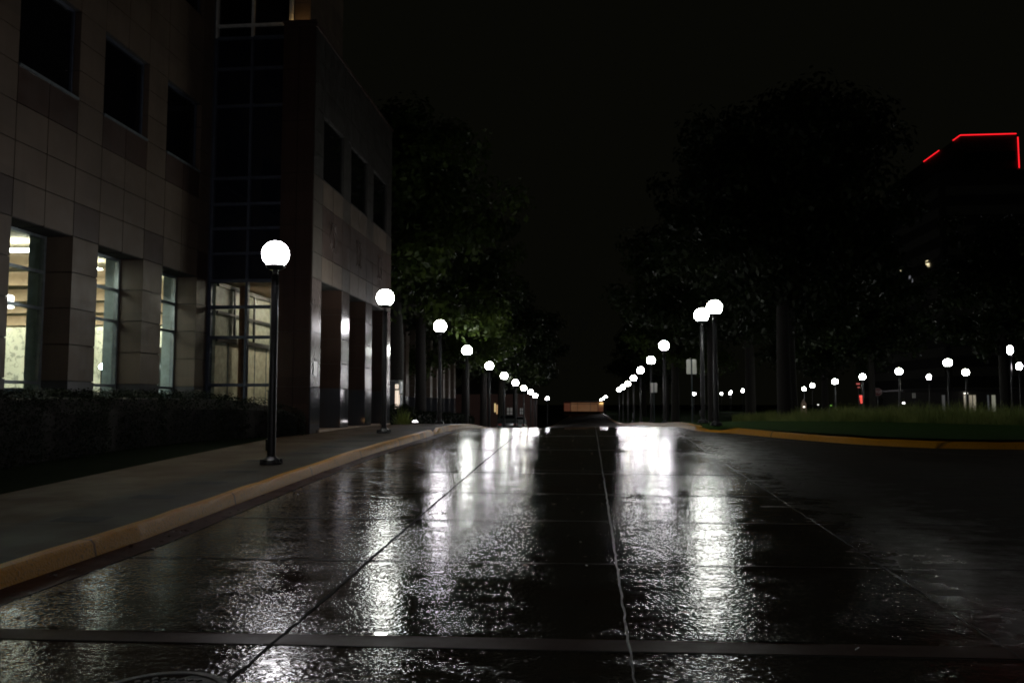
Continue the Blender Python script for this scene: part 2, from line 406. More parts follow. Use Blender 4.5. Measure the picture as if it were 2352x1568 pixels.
# sidewalk
def walk_l(y): return interp([(-30, -7.6), (8, -7.5), (19, -7.55), (23, -7.42), (24, -7.15), (320, -7.15)], y)
def kl_x(y): return interp([(p[1], p[0]) for p in KL], y)-.148
mb = MB(); rows = [y for y in YR if y <= 200]
def wz(y):
    return G(-5, y)+.15
b = 0
for y in rows:
    for t in (0, .25, .5, .75, 1): mb.v.append((lerp(walk_l(y), kl_x(y), t), y, wz(y)-(.12*max(0, 1-abs(y-24.3)/.8) if t == 1 else 0)))
fs = [(5*j+i, 5*j+i+1, 5*j+i+6, 5*j+i+5) for j in range(len(rows)-1) for i in range(4)]; mb.f += fs; mb.m += [0]*len(fs)
struct(mb.build('sidewalk', M['walk'], smooth=True))
mb = MB()
for y, l, x in ((8.35, .34, -5.35), (9.95, .30, -5.4), (11.25, .3, -5.35), (12.6, .3, -5.4), (14.2, .3, -5.75), (15.6, .3, -5.4), (17.1, .32, -5.35), (18.7, .3, -5.4), (20.3, .3, -5.35), (23.2, .5, -5.0)):
    w0 = .27; z = wz(y)+.005
    mb.add([(x-w0, y, wz(y)+.005), (x+w0, y, wz(y)+.005), (x+w0, y+l, wz(y+l)+.005), (x-w0, y+l, wz(y+l)+.005)], [(0, 1, 2, 3)])
struct(mb.build('sidewalk_inset', M['inset']))
# grass left of the sidewalk (runs under hedge and buildings)
mb = MB(); xs = [-160, -60, -30, -14, -11, -9.5, -8.6, -8.0, -7.6, -7.1]
mb.grid(xs, YR, lambda x, y: G(x, y)+.135+.10*max(0, min(1, (-7.5-x)/2)))
struct(mb.build('grass_ground', grassmat('dim verge grass', (.010, .016, .006), (.017, .024, .009)), smooth=True))
# lawn on the right
mb = MB(); ky = sorted({p[0]: p[1] for p in resample(KC) if p[1] < 26.2}.items())
def kcy(x): 
    if x <= ky[0][0]: return ky[0][1]
    for (a, b_), (c, d) in zip(ky[:-1], ky[1:]):
        if a <= x <= c: return lerp(b_, d, (x-a)/(c-a) if c > a else 0)
    return 19.2
xs = [3.17, 3.3, 3.5, 3.8, 4.1, 4.5, 5, 5.5, 6, 6.6, 7.2, 8, 9, 10, 12, 14, 17, 20, 25, 30, 40, 60, 100, 180]
ts = frange(0, 10, .5)+frange(11, 40, 1)+[50, 60, 75, 90, 120, 160, 220, 300]
nx = len(xs)
def lawnz(x, y):
    m = max(0, min(1, (x-3.1)/3)); return G(x, y)+.142+.06*m
for t in ts:
    for x in xs: y = kcy(x)+.1+t; mb.v.append((x, y, lawnz(x, y)-(.11*max(0, 1-math.hypot(x-3.6, y-24.5)/.8))))
fs = [(nx*j+i, nx*j+i+1, nx*(j+1)+i+1, nx*(j+1)+i) for j in range(len(ts)-1) for i in range(nx-1)]; mb.f += fs; mb.m += [0]*len(fs)
struct(mb.build('lawn', M['lawn'], smooth=True))
mb = MB(); mb.grid([-2500, -600, -160, 160, 600, 2500], [-600, -100, 320, 700, 2800], lambda x, y: -3.45)
struct(mb.build('ground', M['earth']))

# ------------------------------------------------------------ globe street lamps
M['globe_a'] = emis('lit opal globe', (1.0, .965, 1.0), GLOBE)
M['globe_b'] = emis('lit opal globe greenish', (.97, 1.0, .93), GLOBE)
M['globe_c'] = emis('lit opal globe warm', (1.0, .98, .86), GLOBE)
H = 3.55
def make_lamp():
    t = thing('street_lamp', 'lamp', 'street lamp')
    mb = MB(); prof = []
    for k in range(0, 25):
        a = lerp(R(-52), R(90), k/24); prof.append((.230*math.cos(a) if k < 24 else .002, H+.224*math.sin(a)))
    mb.lathe(prof, 32); mb.build('globe', M['globe_a'], t, smooth=True)
    mb = MB(); mb.lathe([(.10, H-.27), (.158, H-.225), (.163, H-.19), (.15, H-.185)], 24); mb.lathe([(.045, H-.36), (.05, H-.26), (.06, H-.25)], 16)
    mb.build('collar', M['metal_dark'], t, smooth='auto')
    mb = MB(); mb.lathe([(.072, .10), (.068, 1.5), (.064, H-.38), (.05, H-.355), (.02, H-.35)], 20)
    mb.build('pole', M['metal_dark'], t, smooth='auto')
    mb = MB(); mb.lathe([(.19, 0), (.19, .028), (.155, .04), (.15, .075), (.12, .10), (.085, .125), (.08, .14)], 8)
    for k in range(4):
        a = R(45+90*k); mb.lathe([(.035, .0), (.035, .05), (.028, .085), (.012, .09)], 8, .165*math.cos(a), .165*math.sin(a))
    mb.build('base_plate', M['metal_dark'], t)
    mb = MB(); mb.box(-.10, -.055, -.03, .03, .22, .42); mb.build('access_cover', M['metal_dark'], t, bevel=.006)
    return t
lamp0 = make_lamp(); first = [True]
def lamp(x, y, zg, label, group, tint=0, zbase=None):
    zb = zbase if zbase is not None else G(x, y)+.15
    o = lamp0 if first[0] else copy_tree(lamp0); first[0] = False
    o.location = (x, y, zb-.004); s = (zg-zb)/H; o.scale = (1, 1, s)
    o.rotation_euler = (0, 0, rnd.uniform(-.3, .3)); o['label'] = label; o['group'] = group
    if tint:
        for ch in o.children:
            if ch.name.startswith('globe'):
                ch.data = ch.data.copy(); ch.data.materials[0] = M['globe_b'] if tint == 1 else M['globe_c']
    return o
gl = 'globe lamps along the left sidewalk'
left = [(-5.36, 13.88, 2.58, 0, 'nearest and tallest looking globe street lamp, standing before the dark hedge'),
        (-5.40, 21.92, 2.84, 1, 'globe street lamp in front of the granite colonnade piers'),
        (-5.40, 30.33, 2.85, 0, 'third globe lamp of the left row, just past the lit plant and ground spotlight'),
        (-5.45, 37.6, 2.42, 1, 'fourth globe lamp of the left row, under the leafy tree edge'),
        (-5.40, 45.85, 2.09, 0, 'fifth globe lamp of the left row, halfway down the slope'),
        (-5.40, 54.09, 1.81, 1, 'sixth globe lamp of the left row, right of the fifth one'),
        (-5.40, 62.66, 1.57, 0, 'seventh globe lamp of the left row, down the slope'),
        (-5.40, 70.83, 1.33, 2, 'eighth globe lamp of the left row, above the dim windows'),
        (-5.40, 79.55, 1.12, 0, 'ninth globe lamp of the left row, touching the one below it'),
        (-5.40, 86.6, .83, 0, 'tenth globe lamp of the left row, lowest of the unbroken chain'),
        (-5.40, 112.3, .72, 0, 'small far globe lamp of the left row half hidden by leaves')]
for x, y, z, t, l in left: lamp(x, y, z, l, gl, t)
gr = 'globe lamps along the right verge'
right = [(3.79, 25.3, 2.87, 1, 'largest and highest globe lamp of the right side, behind the kerb ramp'),
         (3.69, 27.4, 2.87, 1, 'globe lamp overlapping the largest one on the right verge, its pole left of it'),
         (3.6, 39.85, 2.73, 0, 'globe lamp left of the nearer pale sign plate, first of the right chain'),
         (3.6, 48.11, 2.47, 1, 'second globe lamp of the right chain, above the farther pale sign plate'),
         (3.6, 57.66, 2.28, 0, 'third globe lamp of the right chain'),
         (3.6, 66.47, 2.02, 0, 'fourth globe lamp of the right chain'),
         (3.6, 75.89, 1.8, 2, 'fifth globe lamp of the right chain'),
         (3.6, 86.5, 1.70, 0, 'sixth globe lamp of the right chain, touching the last one'),
         (3.6, 96.97, 1.6, 0, 'seventh and lowest globe lamp of the right chain'),
         (3.6, 170.2, 1.4, 0, 'uppermost of the three tiny globe lamps over the orange pavilion'),
         (3.6, 193.9, 1.2, 0, 'middle of the three tiny globe lamps over the orange pavilion'),
         (3.6, 232.7, 1.08, 0, 'lowest of the three tiny globe lamps over the orange pavilion')]
for x, y, z, t, l in right: lamp(x, y, z, l, gr, t, lawnz(x, y))
gp_ = 'globe lamps across the park on the right'
far = [(20.6, 50, 2.35, 1, 'brightest and highest globe lamp over the ornamental grass bed'),
       (27.6, 64, 2.3, 2, 'globe lamp right of the brightest one over the cream lit windows'),
       (21.46, 60, 2.24, 1, 'globe lamp right of the stop sign over the grass bed'),
       (21.86, 69, 2.15, 1, 'globe lamp above the glowing red sign'),
       (20.56, 72, 1.85, 1, 'globe lamp left of the glowing red sign'),
       (27.04, 104, 2.2, 1, 'higher of the two small globe lamps left over the grass bed'),
       (27.07, 108, 1.85, 1, 'leftmost and lower of the two small globe lamps over the grass bed'),
       (39.05, 100, 3.06, 0, 'sliver of a globe lamp between tree trunks right of the small white sign'),
       (36.05, 75, 4.57, 0, 'small globe lamp high near the right edge among dark leaves'),
       (36.74, 75, 3.19, 0, 'small globe lamp at the right edge below the higher one'),
       (12.97, 90, 1.21, 0, 'globe lamp right of the two overlapping poles, low behind the verge'),
       (12.6, 125, 1.34, 0, 'small globe lamp low between the two pale sign plates'),
       (18.67, 150, 1.72, 0, 'small globe lamp just right of the nearer sign post'),
       (34.35, 220, 2.58, 0, 'tiny first distant globe lamp low behind the park lawn'),
       (36.5, 220, 2.69, 0, 'tiny lower one of a pair of distant globe lamps behind the park'),
       (36.95, 221, 3.02, 0, 'tiny upper one of a pair of distant globe lamps behind the park'),
       (28.92, 160, 2.44, 0, 'lone small distant globe lamp right of the tiny pair')]
for x, y, z, t, l in far: lamp(x, y, z, l, gp_, t, lawnz(x, y))

# ------------------------------------------------------------ left office building (street face at X = -10.2)
ROWS = [.45, 1.17, 1.89, 2.61, 3.33, 4.02, 4.72, 5.42, 6.12, 6.73, 7.34, 7.95, 8.65, 9.35, 10.32, 11.0, 11.7, 12.4, 13.1]
def bays(y0, n, step, win):
    """column edges: each bay is two window panels then one pier panel"""
    e = []
    for k in range(n):
        a = y0+k*step; e += [a, a+win/2, a+win]
    return e+[y0+n*step]
def build_cladding(mats, parent, names):
    for key, mb in mats.items():
        if not mb.v: continue
        k = key[0] if isinstance(key, tuple) else key
        nm = 'pier_cladding' if isinstance(key, tuple) and key[1] == 'pier' else names[k][0]
        mb.build(nm, names[k][1], parent)
def clad(mb_back, mats, cells, Xf, depth, sgn=1):
    for (y0, y1, z0, z1, m) in cells:
        key = (m, round(z0, 2), y0) if m == 'brown' else ((m, 'pier', y0) if z1 < 3.34 else ((m, round(z0, 2), int((y0-22)/2.66) if m == 'stone' else y0) if (Xf > -8 and m in ('stone', 'cool')) else m))
        mb = mats.setdefault(key, MB())
        mb.box(Xf-depth+.01, Xf, y0+.009, y1-.009, z0+.009, z1-.009)
        mb_back.box(Xf-depth+.01, Xf-.022, y0+.03 if True else y0, y1-.03, z0-.009, z1+.009)
def window(parent, Xp, y0, y1, z0, z1, rails, paneM, frM, fw=.05, dep=.08, mullions=(), label=None):
    fr = MB()
    ys = [y0]+list(mullions)+[y1]; zs = [z0]+list(rails)+[z1]
    for k, y in enumerate(ys):
        a, b = (y, y+fw) if k == 0 else ((y-fw, y) if k == len(ys)-1 else (y-fw/2, y+fw/2)); fr.box(Xp-dep/2, Xp+dep/2, a, b, z0, z1)
    for k, z in enumerate(zs):
        a, b = (z, z+fw) if k == 0 else ((z-fw, z) if k == len(zs)-1 else (z-fw/2, z+fw/2)); fr.box(Xp-dep/2-.002, Xp+dep/2+.002, y0+fw if k < 0 else y0+.002, y1-.002, a+.001, b-.001)
    f = fr.build('window', frM, parent)
    MB().box(Xp-.006, Xp+.006, y0+.01, y1-.01, z0+.01, z1-.01).build('pane', paneM, f)
    return f
office = thing('office_building', 'pale stone office building with lit tall ground floor windows behind the hedge', 'building', (-12, 14, -1))
office.location = (0, 0, 0)
XF = -10.2
Y0 = 13.83-2*2.66; E0 = bays(Y0, 5, 2.66, 1.78)
back = MB(); mats = {}
ncol = len(E0)-1
for j in range(len(ROWS)-1):
    z0, z1 = ROWS[j], ROWS[j+1]
    for i in range(ncol):
        y0, y1 = E0[i], E0[i+1]; pier = i % 3 == 2
        if z1 <= 3.34 and not pier: continue
        if 6.1 < z0 < 7.9 and not pier: continue
        if z0 > 10.3 and z1 < 12.5 and not pier and i > 3: continue
        m = 'stone'
        if pier and abs(z0-3.33) < .01: m = 'brown'
        if not pier and abs(z0-5.42) < .01: m = 'brown'
        clad(back, mats, [(y0, min(y1, 21.64), z0, z1, m)], XF, .59)
build_cladding(mats, office, {'stone': ('stone_cladding', M['stone']), 'brown': ('brown_panel', M['brown'])})
# backing behind the solid upper wall, plinth
back.box(XF-.62, XF-.585, Y0, 21.6, 3.36, 6.1); back.box(XF-.62, XF-.585, Y0, 21.6, 7.97, 10.3)
back.build('backing_wall', M['joint'], office)
for k in range(5):
    pl = MB(); a = Y0+k*2.66+1.78; pl.box(XF-.6, XF+.004, a+.004, min(a+.876, 21.62), -1.3, .44); pl.build('plinth', stone('honed dark granite', (.028, .028, .034), .4), office)
for k in range(5):
    a = Y0+k*2.66
    f = window(office, XF-.60, a+.0, a+1.78, -1.25, 3.33, [.41, 1.88, 2.6], M['glass'], M['frame'], .06, .10)
    f2 = MB()   # dark solid panel under the sill bar of the first bays
    w2 = window(office, XF-.16, a+.04, a+1.74, 6.12, 7.95, [], M['blackglass'], M['frame_dark'], .05, .10, mullions=())
    s = MB().box(XF-.25, XF+.03, a+.01, a+1.77, 6.10, 6.15).build('window_sill', M['frame'], office)
    if k > 1: window(office, XF-.16, a+.04, a+1.74, 10.32, 12.38, [], M['blackglass'], M['frame_dark'], .05, .10)
# inner jamb columns beside each window, painted grey green
jm = MB()
for k in range(5):
    a = Y0+k*2.66+1.78; jm.box(XF-.90, XF-.66, a-.02, a+.90, -1.2, 3.4)
jm.build('interior_column', M['teal'], office)
# the room inside
room = MB(); room.box(-30, -10.9, 30.5, 30.7, -1.2, 3.5)
def wallpaper():
    n = NT('leaf patterned wallpaper'); v = n.map(); g = n.noise(v, 4.2, 3, .6, .6); h = n.noise(v, 16, 2)
    m = n.ramp(n.math('MULTIPLY', g, n.math('ADD', h, .5)), [(.56, 0), (.60, 1)])
    n.set(Base_Color=n.mix(n.math('MULTIPLY', m, .75), (.68, .68, .56), (.26, .28, .24)), Roughness=.8); return n.mat
room.build('interior_wall', wallpaper(), office)
MB().box(-30.2, -30, Y0-2, 30.7, -1.2, 3.5).build('interior_wall', M['cream'], office)
MB().box(-30, -10.8, Y0-2.2, Y0-2, -1.2, 3.5).build('interior_wall', M['cream'], office)
MB().box(-30.2, -10.9, Y0-2.2, 30.7, -1.24, -1.18).build('floor', M['greyfloor'], office)
cl = MB(); cl.box(-30.2, -10.84, Y0-2.2, 30.7, 3.42, 3.5); cl.build('ceiling', M['tan'], office)
bm_ = MB()
for (y, z, d) in ((17.6, 3.05, .5), (19.9, 3.0, .7), (22.6, 2.95, .6), (25.6, 2.95, .8), (28.6, 2.85, .8)):
    bm_.box(-30, -11.4, y, y+d, z, 3.42)
bm_.build('ceiling_soffit', M['peach'], office)
M['strip'] = emis('lit ceiling strip', (.97, 1.0, .90), 26)
M['strip_cool'] = emis('lit cool panel', (.80, .95, .90), 4)
sm = MB()
for (y, z) in ((16.4, 3.22), (18.8, 3.22), (21.4, 3.22), (24.4, 3.22), (27.3, 3.22), (29.9, 3.22)):
    for x in (-12.6, -15.2, -17.8, -20.6, -23.4): sm.box(x-1.0, x+1.0, y-.16, y+.16, z-.01, z+.01)
sm.build('ceiling_light', M['strip'], office)
sm = MB(); sm.box(-18.2, -15.6, 30.2, 30.46, .4, .5); sm.box(-18.2, -15.8, 30.2, 30.46, 1.35, 1.45); sm.build('shelf_light', M['strip_cool'], office)
sh = MB()
for x in frange(-18.3, -15.6, .45): sh.box(x-.02, x+.02, 30.1, 30.48, -.2, 2.1)
for z in (-.2, .1, .75, 1.05, 1.75, 2.1): sh.box(-18.3, -15.6, 30.12, 30.48, z-.015, z+.015)
sh.build('shelving', M['metal_dark'], office)
SPX, SPY, SPZ = -11.40, 18.75, .87
q = MB(); q.lathe([(.01, -.075), (.06, -.04), (.075, 0), (.06, .04), (.01, .075)], 16); q.build('spotlight', emis('lit spotlight', (.85, 1, 1), 30), office, loc=(SPX, SPY, SPZ), smooth=True)
q = MB(); q.box(-.02, .02, -.02, .02, -1.98, -.07); q.box(-.15, .15, -.15, .15, -2.03, -1.98); q.build('spotlight_stand', M['metal_dark'], office, loc=(SPX, SPY, SPZ))
# desk front below window one
MB().box(-13.8, -11.6, 16.9, 17.5, -1.18, .34).build('counter', simple('navy counter', (.05, .07, .10), .5), office)
# glazed entrance bay (curtain wall facing the camera) between office and tower
cw = MB(); YG = 21.7; XL, XR = -10.18, -8.06
vx = [XL+.03, -9.13, XR]
for x in vx: cw.box(x-.035, x+.035, YG-.10, YG+.05, -1.2, 10.06)
for z in (.50, 1.78, 2.6, 3.31, 4.05, 4.74, 5.41, 6.13, 8.14, 9.19, 10.06): cw.box(XL, XR, YG-.09, YG+.04, z-.04, z+.04)
cwo = cw.build('curtain_wall_frame', M['frame_dark'], office)
MB().box(XL, XR, YG-.01, YG+.01, 3.3, 10.06).build('spandrel_glass', M['darkglass'], cwo)
MB().box(XL, XR, YG-.006, YG+.006, -1.2, 3.3).build('pane', M['glass'], cwo)
up = MB()
for x in (XL+.03, -9.13, XR): up.box(x-.035, x+.035, YG-.1, YG+.05, 10.07, 14)
for z in (10.42, 12.2): up.box(XL, XR, YG-.09, YG+.04, z-.035, z+.035)
upo = up.build('upper_window_frame', M['frame_lit'], office)
MB().box(XL, XR, YG-.006, YG+.006, 10.1, 14).build('pane', M['blackglass'], upo)
# dark stone edge of the office wall next to the curtain wall
MB().box(XF-.59, XF+.01, 21.55, 21.66, -1.2, 14).build('corner_trim', M['frame_dark'], office)
# vestibule behind the glass
vb = MB(); vb.box(-10.15, -10.05, 21.8, 30.3, -1.2, 1.72); vb.build('curtain', M['curtain'], office)
vr = MB(); vr.box(-10.04, -9.98, 21.8, 30.2, 1.70, 1.84); vr.box(-10.04, -10.0, 21.8, 30.2, 2.46, 2.53); vr.box(-10.04, -9.98, 21.8, 30.2, 3.2, 3.3)
for y in (22.9, 24.3, 25.7, 27.1, 28.5): vr.box(-10.04, -9.99, y, y+.07, 1.84, 3.2)
vr.build('partition_frame', M['metal_dark'], office)
MB().box(-10.17, -10.07, 21.8, 30.3, 1.72, 3.35).build('partition_panel', simple('green grey panel', (.42, .42, .33), .5), office)
cp = MB()
for y in (22.6, 23.55, 24.5, 25.4, 26.3): cp.box(-10.05, -10.035, y, y+.02, -1.1, 1.7)
cp.build('curtain_seam', M['frame'], office)
MB().box(-10.17, -8.3, 30.2, 30.4, -1.2, 3.35).build('interior_wall', M['curtain'], office)
MB().box(-10.17, -8.3, 21.8, 30.3, 3.34, 3.42).build('ceiling', M['peach'], office)
MB().box(-10.17, -8.3, 21.75, 30.3, -1.24, -1.18).build('floor', M['greyfloor'], office)
wc = MB(); wc.lathe([(.11, -1.18), (.11, 1.7), (.11, 3.34)], 18, -9.8, 23.0); wc.build('column', M['wood'], office, smooth='auto')
M['vest'] = emis('lit vestibule panel', (1, .90, .76), 110)
vv = MB()
for y in (23.9, 26.0, 28.2): vv.box(-9.2, -8.6, y, y+.16, 3.31, 3.33)
vv.build('ceiling_light', M['vest'], office)
for y, x in ((23.9, -9.2), (24.05, -9.02)):  # stand-ins for outdoor globe reflections in the glass, modelled as hanging bowls
    pd = MB(); pd.lathe([(.004, 1.16), (.06, 1.17), (.105, 1.21), (.125, 1.27), (.13, 1.37)], 20, x, y); p_ = pd.build('pendant_bowl', emis('lit pendant bowl', (.80, 1, 1), 1.1), office, smooth='auto')
    cd = MB(); cd.lathe([(.006, 1.37), (.006, 3.33)], 6, x, y); cd.lathe([(.11, 1.42), (.02, 1.5)], 16, x, y); cd.build('pendant_rod', M['frame'], office)
tb = MB(); tb.box(-9.7, -8.9, 24.6, 25.1, .38, .41)
for x, y in ((-9.65, 24.65), (-8.95, 24.65), (-9.65, 25.05), (-8.95, 25.05)): tb.box(x-.015, x+.015, y-.015, y+.015, -1.18, .38)
tb.build('counter', M['frame'], office)
cn = MB()
for x in (-9.6, -9.54, -9.46, -9.4, -9.1, -9.05): cn.lathe([(.004, .44), (.014, .46), (.014, .49), (.004, .51)], 8, x, 24.7)
cn.build('reflected_lamp_dot', emis('reflected lamp glow', (1, .85, .6), 14), office)  # glowing dots added for street lamp reflections in the glass
# upper beige volume above the tower ledge
ub = MB(); 
for z in (10.32, 11.15, 12.0): ub.box(-8.06, -7.62, 21.95, 25, z+.008, z+.82)
ub.build('upper_wall', M['stone'], office)
MB().box(-8.2, -7.64, 21.99, 24.9, 10.2, 12.9).build('upper_backing', M['joint'], office)
# ledge fitting that washes it with warm light
fl = MB(); fl.box(-7.98, -7.72, 21.42, 21.52, 10.30, 10.39); fl.build('ledge_light', M['metal_dark'], office)
flm = MB(); flm.box(-7.96, -7.74, 21.525, 21.56, 10.33, 10.37); flm.build('ledge_lens', emis('warm ledge lens', (1, .62, .26), 34), office)

# ------------------------------------------------------------ tower wing with granite colonnade (street face X = -7.2)
wing = thing('granite_building', 'tall stone building wing with a polished granite colonnade on the street', 'building')
XT = -7.2; EDG = []
PY = [(21.25, 22.03), (23.93, 24.73), (26.62, 27.42), (29.30, 30.05)]
cols = [(21.25, 22.03, 'p'), (22.03, 22.98, 'o'), (22.98, 23.93, 'o'), (23.93, 24.73, 'p'), (24.73, 25.67, 'o'), (25.67, 26.62, 'o'), (26.62, 27.42, 'p'),
        (27.42, 28.36, 'o'), (28.36, 29.30, 'o'), (29.30, 30.05, 'p')]
back = MB(); mats = {}
TR = [.45, 1.17, 1.89, 2.61, 3.33, 4.02, 4.72, 5.42, 6.12, 6.73, 7.34, 7.95, 8.65, 9.35, 10.12]
for j in range(len(TR)-1):
    z0, z1 = TR[j], TR[j+1]
    for (y0, y1, k) in cols:
        if k == 'o' and (z1 < 3.34 or (6.1 < z0 < 7.9)): continue
        if z1 < 3.34: m = 'pol'
        elif abs(z0-3.33) < .01: m = 'stone' if k == 'o' else 'cool'
        elif z0 < 5.4: m = 'cool' if (k == 'p' and y0 < 22) else 'brown'
        elif z0 < 6.1: m = 'stone' if k == 'o' else 'cool'
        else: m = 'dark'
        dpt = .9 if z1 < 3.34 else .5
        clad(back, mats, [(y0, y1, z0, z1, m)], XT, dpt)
back.box(-8.06, -7.26, 21.27, 21.9, -1.2, 10.1)
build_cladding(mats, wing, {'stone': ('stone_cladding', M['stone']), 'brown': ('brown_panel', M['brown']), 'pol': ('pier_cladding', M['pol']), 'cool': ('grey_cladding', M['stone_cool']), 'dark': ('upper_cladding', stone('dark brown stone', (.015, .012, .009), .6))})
back.box(-9.9, -7.72, 21.9, 30.0, 3.36, 3.5)
back.box(-9.9, -7.75, 21.8, 30.0, 3.5, 10.1)
back.build('core_wall', M['joint'], wing)
# side wall facing the camera, big dark panels
sw = MB()
zz = [-1.2, .45, 1.89, 3.33, 4.72, 6.12, 7.54, 8.95, 10.24]
for a, b_ in zip(zz[:-1], zz[1:]):
    for x0, x1 in ((-8.10, -7.66), (-7.66, -7.22)): sw.box(x0+.005, x1-.005, 21.225, 21.262, a+.006, b_-.006)
sw.build('side_cladding', M['polbrown'], wing)
MB().box(-8.12, -7.19, 21.2, 21.9, 10.24, 10.30).build('ledge', M['brown'], wing)
# near faces of the piers (seen in the openings) and plinths
for k, (a, b_) in enumerate(PY):
    pf = MB(); pp = MB()
    pp.box(XT-.95, XT+.006, a+.002, b_-.002, -1.1, .44)
    if k:
        for z0, z1 in zip(TR[:4], TR[1:5]): pf.box(XT-.88, XT-.012, a-.012, a+.006, z0+.006, z1-.006)
        pp.box(XT-.88, XT-.05, a-.014, a+.3, -1.1, .44); pf.build('pier_side', M['polbrown'], wing)
    pp.build('plinth', M['plinth'], wing)
MB().box(-8.28, -8.10, 22.0, 30.0, -1.2, 3.36).build('colonnade_back_wall', M['brown'], wing)
MB().box(XT-.9, XT-.75, 21.3, 21.95, -1.1, 3.3).build('pier_core', M['brown'], wing)
MB().box(-8.09, -7.15, 21.9, 30.0, -.76, -.70).build('colonnade_floor', simple('warm stone floor', (.32, .22, .14), .45), wing)
# step lights hidden at the far side of each pier warm the colonnade floor
st = MB()
for (a, b_) in PY[:3]: st.box(-7.75, -7.45, b_+.004, b_+.016, -.60, -.53)
st.build('step_light', emis('warm step light', (1, .50, .18), 5), wing)
# parapet coping, upper windows, oval ornaments
MB().box(XT-.5, XT+.03, 21.2, 30.08, 10.12, 10.2).build('coping', M['brown'], wing)
for (y0, y1) in ((22.03, 23.93), (24.73, 26.62), (27.42, 29.30)):
    window(wing, XT-.065, y0+.012, y1-.012, 6.13, 7.94, [], M['blackglass'], M['joint'], .03, .1)
    yc = (y0+y1)/2; mb = MB()
    n = 28; ring = []
    for k in range(n):
        a = 2*math.pi*k/n; ring.append((yc+.19*math.cos(a), 4.72+.33*math.sin(a), yc+.235*math.cos(a), 4.72+.39*math.sin(a)))
    for k in range(n):
        a, b_ = ring[k], ring[(k+1) % n]
        mb.add([(XT+.002, a[0], a[1]), (XT+.002, a[2], a[3]), (XT+.002, b_[2], b_[3]), (XT+.002, b_[0], b_[1]),
                (XT+.025, a[0], a[1]), (XT+.025, a[2], a[3]), (XT+.025, b_[2], b_[3]), (XT+.025, b_[0], b_[1])],
               [(4, 5, 6, 7), (0, 3, 7, 4), (1, 5, 6, 2)])
    for sx in (-1, 1):
        for sz in (-1, 1):
            mb.box(XT+.002, XT+.012, yc+sx*.25-.04, yc+sx*.25+.04, 4.72+sz*.36-.05, 4.72+sz*.36+.05)
    mb.build('oval_ornament', M['pol'], wing)
MB().box(XT+.008, XT+.018, 21.45, 21.72, .74, 1.12).build('name_plate', simple('brushed plate', (.5, .5, .5), .3, .6), wing)

# ------------------------------------------------------------ farther building past the trees
fb = thing('stone_building', 'grey stone building with shiny plinth glimpsed behind the two left tree trunks', 'building')
XB = -11.5; back = MB(); mt = {'stone': MB(), 'cool': MB()}; ppf = MB()
for k in range(14):
    y = 33+k*2.66
    for j in range(14):
        z0 = .45+j*.72; z1 = z0+.72
        mt['cool'].box(XB-.3, XB, y+.01, y+1.76, z0+.01, z1-.01)
        if j == 0: mt['stone'] = MB()
        mt['stone'].box(XB-.3, XB+.35, y+1.79, y+2.65, z0+.01, z1-.01)
        if j == 13: mt['stone'].build('pier', M['stone'], fb)
    back.box(XB-.35, XB-.02, y, y+2.66, -3, 10.6)
    ppf.box(XB-.3, XB+.002, y, y+1.78, -3, .44); ppf.box(XB-.3, XB+.354, y+1.785, y+2.655, -3, .44)
back.build('backing_wall', M['joint'], fb); mt['cool'].build('wall_panel', M['stone_cool'], fb)
ppf.build('plinth', M['plinth'], fb)

# lit pylon, wayfinding frame, ground spotlight and plant
py = thing('lit_pylon', 'dark upright pylon with a lit cream side of stacked panels by the second lamp', 'sign', (-7.95, 34, G(-8, 34)+.2))
h0 = py.location.z
MB().box(-.26, .06, -.15, .25, 0, .93-h0).build('housing', simple('blue grey metal', (.06, .07, .085), .4, .3), py)
MB().box(-.29, .30, -.18, .28, .93-h0, .965-h0).build('cap', M['frame'], py)
ll = MB()
for a, b_ in ((.62, .80), (.29, .55), (-.0, .28), (-.30, -.01)): ll.box(.07, .25 if a < .6 else .20, -.16, -.13, a-h0, b_-h0)
ll.build('lit_panel', emis('lit cream panel', (1, .80, .62), .85), py)
MB().box(.06, .28, -.128, .25, 0, .925-h0).build('side_frame', M['frame'], py)
sf = thing('wayfinding_sign', 'small pale rounded empty frame on a post beside the lit pylon', 'sign', (-7.47, 33.2, G(-7.5, 33)+.15))
z0 = sf.location.z
mb = MB()
for a, b_, c, d in ((-.10, -.07, .36, .95), (.03, .06, .36, .95), (-.07, .03, .36, .42), (-.07, .03, .89, .95)): mb.box(a, b_, -.01, .01, c-z0, d-z0)
mb.build('frame', simple('white green paint', (.45, .5, .45), .5), sf)
MB().box(-.03, -.01, -.01, .01, 0, .36-z0).build('post', M['metal_dark'], sf)
up = thing('ground_spotlight', 'small bright ground spotlight at the sidewalk edge below the leafy plant', 'light', (-5.95, 28.6, G(-5.6, 28)+.15))
mb = MB(); mb.lathe([(.05, 0), (.09, .02), (.10, .07), (.085, .085)], 16); mb.build('housing', M['metal_dark'], up, smooth='auto')
mb = MB(); mb.lathe([(.10, .086), (.085, .11), (.04, .13), (.003, .135)], 16); mb.build('lens', emis('lit spotlight lens', (1, .93, .95), 9), up, smooth=True)

